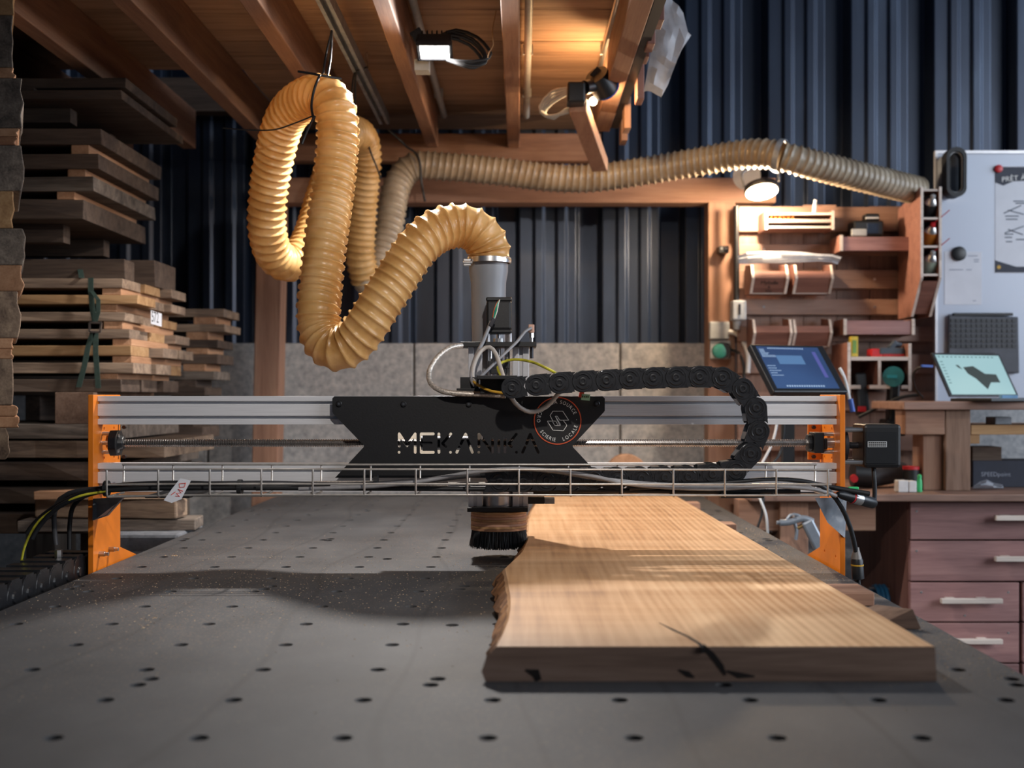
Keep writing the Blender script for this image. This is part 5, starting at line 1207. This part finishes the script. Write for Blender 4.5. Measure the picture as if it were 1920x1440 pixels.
dr = thing('cordless_drill', P(1675, 720, 4.1), 'teal and black cordless drill hanging nose-first in the cubby', 'power tool')
m = MB(); m.cyl(P(1675, 706, 4.05), P(1675, 706, 4.16), .036, .033, 22); m.build('motor_housing', mat('drill_teal', '#1f6f74', .4), dr, smooth=40)
m = MB(); m.bar(P(1675, 718, 4.08), P(1672, 790, 4.08), .036, .05, (0, 1, 0)); pspan(m, 1662, 786, 1700, 818, 4.05, .09); m.build('grip_and_battery', BLKPL, dr, bevel=.008); pb('teal_flash', 1664, 703, 1686, 709, 4.046, .004, TEAL, dr)
hd = thing('holstered_tool', P(1615, 740, 4.1), 'dark handle with red stripe hanging through the left cubby slot', 'power tool')
MB().bar(P(1610, 700, 4.12), P(1618, 778, 4.10), .042, .05, (0, 1, 0)).build('handle', BLKPL, hd, bevel=.008); pb('red_label', 1609, 762, 1624, 772, 4.068, .008, RED, hd, bevel=.001)
# switches on the right post
Yq = 4.36
sw1 = thing('wall_switch', P(1388, 580, 4.25), 'grey switch box at the bottom of the black conduit', 'switch box')
pb('box', 1374, 563, 1400, 600, 4.20, .06, LGREY, sw1, bevel=.005); pb('rocker', 1385, 570, 1389, 590, 4.195, .006, DARKST, sw1); MB().cyl(P(1382, 600, 4.23), P(1381, 618, 4.23), .016, .012, 16).build('gland', LGREY, sw1, smooth=40)
MB().cyl(P(1381, 386, 4.24), P(1381, 563, 4.24), .010, n=14).build('conduit', BLKPL, sw1, smooth=40)
wb = thing('socket_box', P(1351, 640, 4.33), 'pale square switch box on the right post above the green knob', 'switch box')
pb('cover', 1331, 603, 1368, 636, 4.33, .03, LGREY, wb, bevel=.004)
es = thing('isolator_switch', P(1351, 655, 4.3), 'grey plate with a large green knob on the right post', 'switch')
pb('plate', 1332, 638, 1370, 673, 4.34, .02, LGREY, es, bevel=.003); MB().cyl(P(1354, 657, 4.24), P(1358, 655, 4.34), .030, .026, 24).build('knob_stem', BLKPL, es, smooth=40); MB().lathe(P(1350, 658, 4.235), (0, 1, 0), [(0, .018), (.003, .026), (.02, .027)], 24).build('green_knob', mat('green_knob', '#2f7a68', .4), es, smooth=40)
bs = thing('small_socket', P(1357, 467, 4.36), 'small black double socket on the right post', 'socket')
pb('box', 1349, 461, 1367, 474, 4.30, .06, BLKPL, bs, bevel=.002)
m = MB()
for px in (1353, 1361): m.lathe(P(px, 466, 4.30), (0, -1, 0), [(0, .005), (.002, .004)], 12)
loose(m, 'contact', STEEL, bs)
cable('switch_cable', [(1368, 622, 4.33), (1384, 628, 4.30), (1396, 645, 4.28), (1403, 670, 4.26), (1402, 700, 4.24)], .009, WHITE, None, label='white cable curving down from the pale switch box', cat='cable')
cable('switch_cable', [(1368, 655, 4.30), (1385, 662, 4.28), (1394, 685, 4.26), (1395, 715, 4.25)], .006, BLKDK, None, label='black cable leaving the green knob switch', cat='cable')
# ================================================================ desk, riser, drawers
YD = 3.55; zd = P(0, 927, YD).z
dk = thing('workbench', (1.3, 3.9, 0), 'wooden workbench along the wall with a thick top and block legs', 'workbench')
x0 = P(1408, 0, YD).x
box('worktop', x0, 2.5, YD, 4.255, zd-.022, zd, wood('top', 'x'), dk, bevel=.003)
box('apron_beam', P(1385, 0, 3.62).x, P(1462, 0, 3.62).x+.3, 3.62, 3.70, zd-.12, zd-.0225, wood('frame', 'x'), dk, bevel=.003)
A = P(1462, 0, 3.60); B = P(1516, 0, 3.60)
box('leg', A.x, B.x, 3.60, 3.72, 0, zd-.0225, wood('frame', 'z'), dk, bevel=.004)
box('leg', P(1385, 0, 4.1).x, P(1445, 0, 4.1).x, 4.1, 4.2, 0, zd-.0225, wood('frame', 'z'), dk, bevel=.004)
MB().bar(P(1418, 1000, 3.75), P(1460, 1030, 3.75), .06, .06).build('brace', wood('frame', 'x'), dk)
# riser
rs_ = thing('monitor_riser', P(1800, 925, 3.8), 'timber riser on the bench carrying the laptop', 'riser')
zr = P(0, 753, 3.66).z
box('riser_top', P(1695, 0, 3.66).x, 2.5, 3.66, 4.0, zr-.026, zr, wood('top', 'x'), rs_, bevel=.003)
A = P(1697, 769, 3.68); B = P(1818, 815, 3.68)
box('cross_block', A.x, P(1772, 0, 3.68).x, 3.68, 3.78, P(0, 815, 3.68).z, zr-.0262, wood('frame', 'x'), rs_, bevel=.003)
A = P(1748, 815, 3.70); B = P(1818, 815, 3.70)
box('post', P(1773, 0, 3.68).x, P(1820, 0, 3.68).x, 3.68, 3.80, zd+.0002, zr-.0262, wood('endgrain', 'z'), rs_, bevel=.003)
box('post', A.x-.03, P(1771, 0, 3.68).x, 3.70, 3.80, zd+.0002, P(0, 815.5, 3.68).z, wood('frame', 'z'), rs_, bevel=.003)
box('post', 2.38, 2.48, 3.70, 3.80, zd+.0002, zr-.0262, wood('frame', 'z'), rs_, bevel=.003)
A = P(1820.5, 797, 3.74); box('inner_shelf', A.x, 2.375, 3.74, 4.05, P(0, 815, 3.74).z, A.z, wood('tan', 'x'), rs_, bevel=.002)
box('shelf_cleat', A.x, A.x+.03, 3.745, 3.80, P(0, 832, 3.74).z, P(0, 815.2, 3.74).z, wood('tan', 'x'), rs_)
box('steel_part', P(1866, 0, 3.8).x, P(1897, 0, 3.8).x, 3.80, 3.88, P(0, 797, 3.74).z+.0004, P(0, 782, 3.8).z, GALV, None, label='small steel parts tray on the inner riser shelf', cat='tray', bevel=.002)
# drawer chest
YDr = 3.60; dx = P(1705, 0, YDr).x
ch = thing('drawer_chest', (1.75, 3.9, 0), 'pink-brown plywood drawer chest under the bench with pale bar handles', 'drawer chest')
box('side_panel', dx, dx+.018, YDr+.02, 4.2, .02, zd-.0225, wood('okume', 'z'), ch); box('carcass', dx+.018, 2.45, YDr+.025, 4.2, .02, zd-.0225, wood('dark', 'x'), ch)
def drawer(px0, px1, py0, py1, hx0, hx1, hy):
    A = P(px0, py0, YDr); B = P(px1, py1, YDr)
    d = box('drawer', A.x, B.x, YDr, YDr+.022, B.z, A.z, wood('drawer', 'x'), ch, bevel=.002)
    a = P(hx0, hy, YDr-.035); b_ = P(hx1, hy+9.5, YDr-.035)
    m = MB().span(a.x, b_.x, YDr-.035, YDr-.017, b_.z, a.z)
    for q in (.1, .62): xx = a.x+(b_.x-a.x)*q; m.span(xx, xx+.03, YDr-.018, YDr, b_.z+.004, a.z)
    m.build('bar_handle', wood('plyedge', 'x'), d, bevel=.002)
    m = MB()
    for qx, qy in ((.02 if px1-px0 > 300 else .1, .25), (.9, .25), (.5, .85)): m.lathe(A+Vector(((B.x-A.x)*qx, 0, -(A.z-B.z)*qy)), (0, -1, 0), [(0, .004), (.001, .003)], 10)
    loose(m, 'screw', STEEL, d)
drawer(1707, 2290, 941, 1011.5, 1868, 2010, 967); drawer(1707, 2290, 1014.5, 1089.5, 1868, 2010, 1044)
for y0, y1, hy in ((1092.5, 1165.5, 1123), (1168.5, 1242.5, 1199), (1245.5, 1320, 1276), (1323, 1400, 1353)):
    drawer(1707, 1911, y0, y1, 1766, 1881, hy); drawer(1917, 2290, y0, y1, 2020, 2140, hy)
ah = thing('air_hose', (1.19, 3.8, .56), 'coil of blue air hose hung on the side of the drawer chest', 'hose')
MB().tube([Vector((1.196-.0011*a, 3.80+.06*math.cos(a/12*math.pi*2), .565+.06*math.sin(a/12*math.pi*2))) for a in range(37)], .007, 8).build('coil', mat('blue_hose', '#2f6f9c', .4), ah, smooth=60)
MB().cyl((dx, 3.80, .614), (1.145, 3.80, .618), .005).build('peg', STEEL, ah)
# things glimpsed between the gantry beams
lr = thing('log_round', P(1175, 930, 4.22), 'pale round wood slice standing on the far end of the bed', 'wood slice')
MB().lathe(Vector((P(1175, 0, 4.2).x, 4.20, ZB+.0785)), (0, 1, 0), [(0, .074), (.003, .078), (.047, .078), (.05, .074)], 36).build('slice', wood('sticker', 'y'), lr, smooth=40)
cable('hanging_wire', [(1452, 735, 3.58), (1458, 780, 3.58), (1448, 830, 3.58), (1428, 870, 3.58), (1415, 900, 3.58), (1422, 928, 3.52), (1436, 965, 3.50), (1440, 1010, 3.5)], .004, WHITE, None, label='thin white cable hanging down behind the gantry beams below the touchscreen', cat='cable')
cable('hanging_wire', [(1466, 740, 3.59), (1470, 800, 3.59), (1462, 850, 3.59), (1440, 880, 3.56), (1432, 925, 3.52), (1428, 965, 3.51), (1416, 1000, 3.5)], .004, BLKDK, None, label='thin black cable hanging down behind the gantry beams below the touchscreen', cat='cable')
# blow gun hanging on the bench leg
bg = thing('blow_gun', P(1500, 1000, 3.45), 'silver air blow gun hanging on the bench leg', 'blow gun')
SL = mat('silver_paint', '#9aa3ae', .35, .5, .06, 40); Yb = 3.42
m = MB(); m.bar(P(1512, 976, Yb), P(1542, 1036, Yb), .036, .024, (0, 1, 0)); m.cyl(P(1536, 1026, Yb), P(1546, 1046, Yb), .014, .010, 14)
m.build('handle', SL, bg, bevel=.006)
m = MB(); m.tube(smoothpath([P(1524, 978, Yb), P(1505, 972, Yb), P(1480, 979, Yb), P(1462, 980, Yb)], .01), .010, 12); m.cyl(P(1464, 980, Yb), P(1456, 980, Yb), .006, n=10); m.build('barrel', SL, bg, smooth=50)
m = MB(); m.tube(smoothpath([P(1474, 977, Yb), P(1482, 966, Yb), P(1496, 966, Yb), P(1508, 974, Yb)], .008), .005, 8); m.build('hook', SL, bg, smooth=50)
m = MB(); m.tube(smoothpath([P(1490, 980, Yb), P(1494, 995, Yb), P(1492, 1012, Yb)], .008), .005, 8); m.build('trigger', SL, bg, smooth=50)
MB().cyl(P(1495, 990, Yb), P(1512, 982, Yb), .006).build('valve_pin', mat('brass', '#a98a5a', .35, .8), bg, smooth=40)
MB().cyl(P(1488, 968, Yb-.01), P(1488, 968, 3.60), .004).build('hook_peg', STEEL, bg)
# touchscreen on its stand
def screen(c, w_, h_, yaw, tilt, t=.012):
    u = Vector((math.cos(yaw), math.sin(yaw), 0)); n_ = Vector((-math.sin(yaw), math.cos(yaw), 0)); v = n_*math.sin(tilt)+Vector((0, 0, math.cos(tilt))); nn = u.cross(v)*-1
    f = u.cross(v)
    if f.y > 0: f = -f                                               # f points to the viewer's side
    def pt(a, b_, d=0): return Vector(c)+u*a*w_/2+v*b_*h_/2+f*d
    return u, v, f, pt
def emis(name, c, e, c2=None, sc=3):
    m, n, l, b = nodes(name); no = n.new('ShaderNodeTexNoise'); no.inputs['Scale'].default_value = sc; mp = coords(n, l, (1, 1, 1), False); l.new(mp.outputs[0], no.inputs['Vector'])
    r = ramp(n, [(.35, hx(c)), (.7, hx(c2 or c))]); l.new(no.outputs[0], r.inputs[0]); l.new(r.outputs[0], b.inputs['Emission Color']); b.inputs['Emission Strength'].default_value = e; b.inputs['Base Color'].default_value = (.02, .02, .02, 1); b.inputs['Roughness'].default_value = .2; return m
cs = P(1499, 690, 3.45); u, v, f, pt = screen(cs, .280, .180, math.radians(27), math.radians(38))
ts = thing('touchscreen', P(1480, 925, 3.5), 'black touchscreen showing blue machine software, on a stand', 'monitor')
def quadprism(m, a0, b0, a1, b1, d0, d1): m.prism([pt(a0, b0, d0), pt(a1, b0, d0), pt(a1, b1, d0), pt(a0, b1, d0)], f*(d1-d0)); return m
quadprism(MB(), -1, -1, 1, 1, -.022, 0).build('bezel', BLKPL, ts, bevel=.003)
scn = quadprism(MB(), -.88, -.86, .80, .90, .0002, .0010).build('screen', emis('blue_screen', '#24406f', .85, '#35588c'), ts)
m = quadprism(MB(), -.48, .15, .22, .52, .0011, .0014); m.build('window_panel', emis('blue_panel', '#5b86b8', .8), scn)
m = MB(); rr = random.Random(2)
for r_ in range(12):
    for k in range(rr.randint(3, 8)):
        a = -.84+k*.045; b_ = .78-.052*r_ if r_ < 7 else .78-.1*r_; quadprism(m, a, b_-.02, a+.03, b_+.008, .0011, .0014)
for k in range(18): quadprism(m, -.6+k*.055, .80, -.57+k*.055, .85, .0011, .0014)
for k in range(16): quadprism(m, -.6+k*.065, -.80, -.56+k*.065, -.74, .0011, .0014)
m.build('icons', emis('pale_icons', '#a9c6e8', .9), scn, kind='stuff')
quadprism(MB(), .56, -.4, .66, .7, .0011, .0014).build('side_bar', emis('violet_bar', '#5a5fae', .8), scn)
m = MB(); bp_ = P(1482, 0, 3.60).x
m.span(bp_-.018, bp_+.018, 3.62, 3.65, zd+.012, P(0, 700, 3.6).z); m.bar(Vector((bp_, 3.63, P(0, 705, 3.6).z)), cs-f*.022, .03, .02); m.build('stand', BLKPL, ts)
box('foot', bp_-.09, bp_+.09, 3.575, 3.75, zd+.0003, zd+.012, BLKPL, ts, bevel=.002)
cable('screen_cable', [(1574, 690, 3.52), (1582, 705, 3.52), (1590, 735, 3.52), (1596, 765, 3.5)], .005, WHITE, None, label='pale cable hanging at the right side of the touchscreen', cat='cable')
m = MB(); m.cyl(P(1594, 748, 3.49), P(1599, 772, 3.49), .008, n=12); m.build('blue_plug', BLUE, None, 'blue plug hanging under the touchscreen cable', 'plug', smooth=40)
# laptop
cs2 = P(1829, 702, 3.84); u, v, f, pt = screen(cs2, .300, .165, math.radians(24), math.radians(30))
lp = thing('laptop', P(1830, 750, 3.8), 'slim laptop on the riser showing a dark shape on a pale screen', 'laptop')
quadprism(MB(), -1, -1, 1, 1, -.008, 0).build('lid', BLKPL, lp, bevel=.002)
ls = quadprism(MB(), -.93, -.93, .93, .90, .0002, .0010).build('screen', emis('pale_screen', '#9fc6cc', .95, '#aed2d4'), lp)
m = MB(); m.prism([pt(a, b_, .0011) for a, b_ in ((-.28, .32), (.02, .38), (.28, .02), (.60, .0), (.62, -.38), (.34, -.38), (.16, -.70), (-.05, -.2), (-.22, .02))], f*.0004); m.build('part_drawing', emis('drawing_grey', '#3b4442', .9), ls)
m = MB(); m.prism([pt(a, b_, .0011) for a, b_ in ((-.48, .42), (-.40, .42), (-.33, .22), (-.42, .30))], f*.0004); m.build('part_drawing', MC.get('x') or emis('drawing_grey_b', '#3b4442', .9), ls)
m = MB()
for k in range(14): quadprism(m, -.88+k*.12, .78, -.82+k*.12, .83, .0011, .0014)
for k in range(8): quadprism(m, -.88, .55-k*.14, -.80, .59-k*.14, .0011, .0014)
m.build('menu_marks', emis('menu_grey', '#6f9196', .8), ls, kind='stuff')
A = pt(-1, -1); B = pt(1, -1); dwn = Vector((f.x, f.y, 0)).normalized()*.17
m = MB(); zz = zr+.0006
m.prism([Vector((A.x, A.y, zz)), Vector((B.x, B.y, zz)), Vector((B.x+dwn.x, B.y+dwn.y, zz)), Vector((A.x+dwn.x, A.y+dwn.y, zz))], (0, 0, .010)); kb_ = m.build('base', BLKPL, lp, bevel=.002)
m = MB()
for r_ in range(5):
    for k in range(13):
        o = Vector((A.x, A.y, zz+.0102))+u*(.02+k*.0205)+dwn.normalized()*(.02+r_*.02); m.box(o, (.015, .014, .002))
m.build('keys', mat('key_black', '#26272b', .5), kb_, kind='stuff')
cable('usb_cable', [(1745, 688, 3.80), (1722, 690, 3.82), (1712, 705, 3.85), (1716, 728, 3.9), (1730, 746, 3.95)], .004, BLKDK, None, label='thin black cable looping from the laptop\'s left side', cat='cable')
m = MB(); m.bar(P(1728, 686, 3.795), P(1748, 687, 3.80), .012, .008); m.build('usb_plug', BLUE, None, 'blue plug in the laptop\'s left side', 'plug', bevel=.001)
pb('usb_stick', 1878, 741, 1909, 750.5, 3.67, .02, mat('light_blue_plastic', '#6f9fc8', .4), None, label='light blue plastic piece at the laptop\'s right front corner', cat='clip', bevel=.002)
cable('bench_cable', [(1610, 782, 4.03), (1650, 762, 4.03), (1690, 745, 4.03), (1726, 740, 4.03)], .006, BLKDK, None, label='black cable sagging across the cubby to the riser', cat='cable')
# items on the bench
sb = thing('supply_box', P(1880, 920, 3.85), 'dark blue carton with pale lettering under the inner shelf', 'box')
box('carton', P(1824, 0, 3.82).x, P(2000, 0, 3.82).x, 3.82, 3.97, zd+.0004, P(0, 864, 3.82).z, mat('navy_carton', '#1d2233', .6), sb, bevel=.002)
text(MB(), 'SPEEDpoint', P(1840, 893, 3.8195), (1, 0, 0), (0, 0, 1), .020, .10).build('lettering', mat('dull_white_print', '#8f95a3', .6), sb)
pb('brown_carton', 1824, 838, 1878, 863.5, 3.84, .1, wood('dark', 'x'), None, label='brown carton lying on the dark blue box', cat='box')
film('plastic_scrap', 'crumpled white plastic wrap on the bench beside the timber post', [(1826, 911), (1838, 903), (1850, 899), (1862, 905), (1880, 909)], [(1824, 916), (1838, 916), (1850, 916), (1864, 916), (1882, 916)], 3.72, 8, .01)['category'] = 'plastic wrap'
mt_ = thing('tape_measure', P(1708, 900, 3.75), 'black and red round gadget on the bench left of the post', 'gadget')
MB().lathe(P(1708, 908, 3.72), (0, 0, 1), [(0, .026), (.05, .026), (.055, .02)], 22).build('body', BLKPL, mt_, smooth=40); MB().lathe(P(1708, 880, 3.72), (0, 0, 1), [(0, .0265), (.010, .0265)], 22).build('red_band', RED, mt_, smooth=40); MB().lathe(Vector((P(1708, 0, 3.72).x, 3.72, zd+.0004)), (0, 0, 1), [(0, .03), (.022, .03)], 22).build('foot', DARKST, mt_, smooth=40)
box('socket_adapter', P(1684, 0, 3.62).x, P(1703, 0, 3.62).x, 3.62, 3.66, zd+.0004, P(0, 901, 3.62).z, WHITE, None, label='white cube adapter on the bench, left one of two', cat='adapter', bevel=.003); box('socket_adapter', P(1704, 0, 3.62).x, P(1719, 0, 3.62).x, 3.62, 3.66, zd+.0004, P(0, 902, 3.62).z, WHITE, None, label='white cube adapter on the bench, right one with metal pins', cat='adapter', bevel=.003)
MB().lathe(Vector((P(1724, 0, 3.64).x, 3.64, zd+.0004)), (0, 0, 1), [(0, .008), (.035, .008), (.04, .006), (.05, .007), (.055, .003)], 12).build('green_stopper', GREEN, None, 'bright green stopper beside the white adapter', 'stopper', smooth=40)
pl_ = thing('power_tool', P(1650, 913, 3.80), 'dark power tool lying on the bench right of the orange plate', 'power tool')
MB().tube(smoothpath([P(1625, 896, 3.80), P(1650, 892, 3.82), P(1680, 886, 3.84), P(1690, 885, 3.85)], .01), .034, 16).build('body', mat('dark_grey_plastic', '#34353a', .5), pl_, smooth=50)
MB().tube(smoothpath([P(1598, 888, 3.80), P(1615, 889, 3.80), P(1630, 890, 3.80)], .01), .043, 16).build('head', BLKPL, pl_, smooth=50); MB().cyl(P(1600, 896, 3.765), P(1602, 898, 3.75), .012).build('red_button', RED, pl_)
# ================================================================ whiteboard and things on it
YW = 4.20
wbd = thing('whiteboard', P(1860, 700, YW), 'large whiteboard on the wall with papers held by magnets', 'whiteboard')
WB = mat('white_enamel', '#b9c2d2', .25, 0, .02, 3)
A = P(1757, 288, YW); B = P(2080, 760, YW)
box('panel', A.x, B.x, YW, YW+.012, B.z, A.z, WB, wbd)
for (x0, x1, z0, z1) in ((A.x-.008, B.x, A.z, A.z+.010), (A.x-.008, A.x, B.z, A.z), (A.x-.008, B.x, B.z-.010, B.z)): box('frame_strip', x0, x1, YW-.006, YW+.012, z0, z1, ALUZ, wbd)
ps = thing('poster', P(1900, 410, YW), 'white poster with dark header reading PRÊT on the whiteboard', 'poster')
pb('sheet', 1866, 311, 2010, 512, YW-.0012, .001, PAPER, ps)
NV = mat('navy_print', '#262a3a', .6)
pp('header', [(1866, 313), (2010, 313), (2010, 335), (1900, 340), (1881, 348), (1866, 342)], YW-.0018, .0005, NV, ps); pp('footer', [(1866, 488), (1905, 500), (2010, 500), (2010, 511), (1866, 511)], YW-.0018, .0005, NV, ps)
text(MB(), 'PRÊT À', P(1879, 341, YW-.0021), (1, .0, .10), (0, 0, 1), .026, .1).build('title', INKWHT, ps)
m = MB()
for (x, y, l_) in ((1885, 404, 25), (1886, 410, 22), (1884, 438, 16), (1884, 444, 14), (1905, 448, 20), (1886, 452, 12), (1900, 376, 20), (1904, 380, 20)):
    pspan(m, x, y, x+l_, y+2.2, YW-.0019, .0004)
for a, b_ in (((1882, 400), (1915, 385)), ((1890, 394), (1920, 402)), ((1884, 437), (1920, 424)), ((1890, 430), (1918, 440))): m.bar(P(*a, YW-.0018), P(*b_, YW-.0018), .004, .0004, (0, 1, 0))
m.build('figure_lines', mat('print_grey', '#5d6472', .6), ps, kind='stuff')
MB().lathe(P(1873, 487+14, YW-.0021), (0, -1, 0), [(0, .007), (.0004, .007)], 14).build('yellow_dot', YEL, ps)
nt = thing('paper_note', P(1805, 520, YW), 'white paper note with faint print under the dark magnet', 'paper')
pb('sheet', 1771, 472, 1841, 571, YW-.0012, .001, PAPER, nt); m = MB()
for (x, y, l_) in ((1780, 505, 26), (1812, 505, 10), (1826, 486, 10), (1826, 490, 9), (1815, 479, 18), (1824, 563, 6)): pspan(m, x, y, x+l_, y+1.6, YW-.0017, .0004)
m.build('print_lines', mat('print_grey_b', '#8a90a0', .6), nt, kind='stuff')
MB().lathe(P(1797, 476, YW), (0, -1, 0), [(0, .026), (.010, .026), (.012, .022)], 24).build('magnet', BLKPL, None, 'dark round magnet holding the paper note', 'magnet', 'magnets on the whiteboard', smooth=40)
MB().lathe(P(1871, 317, YW), (0, -1, 0), [(0, .014), (.010, .014), (.012, .010)], 20).build('magnet', RED, None, 'red round magnet on the poster corner', 'magnet', 'magnets on the whiteboard', smooth=40)
# oval brush head on the whiteboard corner
ob_ = thing('oval_brush', P(1794, 325, YW-.1), 'upright oval dust brush with black bristle rim on the whiteboard corner', 'brush')
def oval(r, h, cx_, cy_, Y, n=32):
    out_ = []
    for k in range(n):
        a = 2*math.pi*k/n; x = math.cos(a)*r; y = math.sin(a)*r+(h if math.sin(a) >= 0 else -h); out_.append(P(cx_, cy_, Y)+Vector((x, 0, y)))
    return out_
Yo = 4.08; ko = Yo/F
outer = oval(19*ko, 28*ko, 1794, 322, Yo); inner = oval(13*ko, 26*ko, 1794, 322, Yo); n = len(outer); vs = outer+inner+[p+Vector((0, .05, 0)) for p in outer]+[p+Vector((0, .05, 0)) for p in inner]; fs = []
for k in range(n):
    k2 = (k+1) % n; fs += [(k, k2, n+k2, n+k), (2*n+k, 3*n+k, 3*n+k2, 2*n+k2), (k, 2*n+k, 2*n+k2, k2), (n+k, n+k2, 3*n+k2, 3*n+k)]
MB().add(vs, fs).build('bristle_rim', BLKDK, ob_, smooth=40)
m = MB(); m.prism([p+Vector((0, .055, 0)) for p in oval(16*ko, 27*ko, 1794, 322, Yo)], (0, .055, 0)); m.build('body', mat('mid_grey_plastic', '#6d727a', .5), ob_, bevel=.003)
rim = oval(12.6*ko, 25.5*ko, 1794, 322, Yo); MB().tube([p+Vector((0, .012, 0)) for p in rim+[rim[0]]], .003, 6).build('pale_lip', LGREY, ob_, smooth=60)
# detached keyboard hanging on the whiteboard
kb = thing('keyboard', P(1844, 690, YW-.02), 'dark tablet keyboard hung on the whiteboard above the laptop', 'keyboard')
pp('cover', [(1779, 590), (1910, 594), (1912, 700), (1778, 700)], YW-.02, .015, mat('dark_keyboard', '#44474f', .55), kb, bevel=.004); pb('hinge_bar', 1788, 586.5, 1900, 592, YW-.024, .016, BLKPL, kb, bevel=.002)
m = MB()
for r_ in range(6):
    for k in range(13): pspan(m, 1783+k*9.6, 598+r_*9.5, 1783+k*9.6+7.6, 598+r_*9.5+6.6, YW-.0225, .003)
m.build('keys', mat('key_dark', '#1f2126', .45), kb, kind='stuff'); pb('touchpad', 1825, 662, 1866, 690, YW-.0215, .002, BLKPL, kb, bevel=.001)
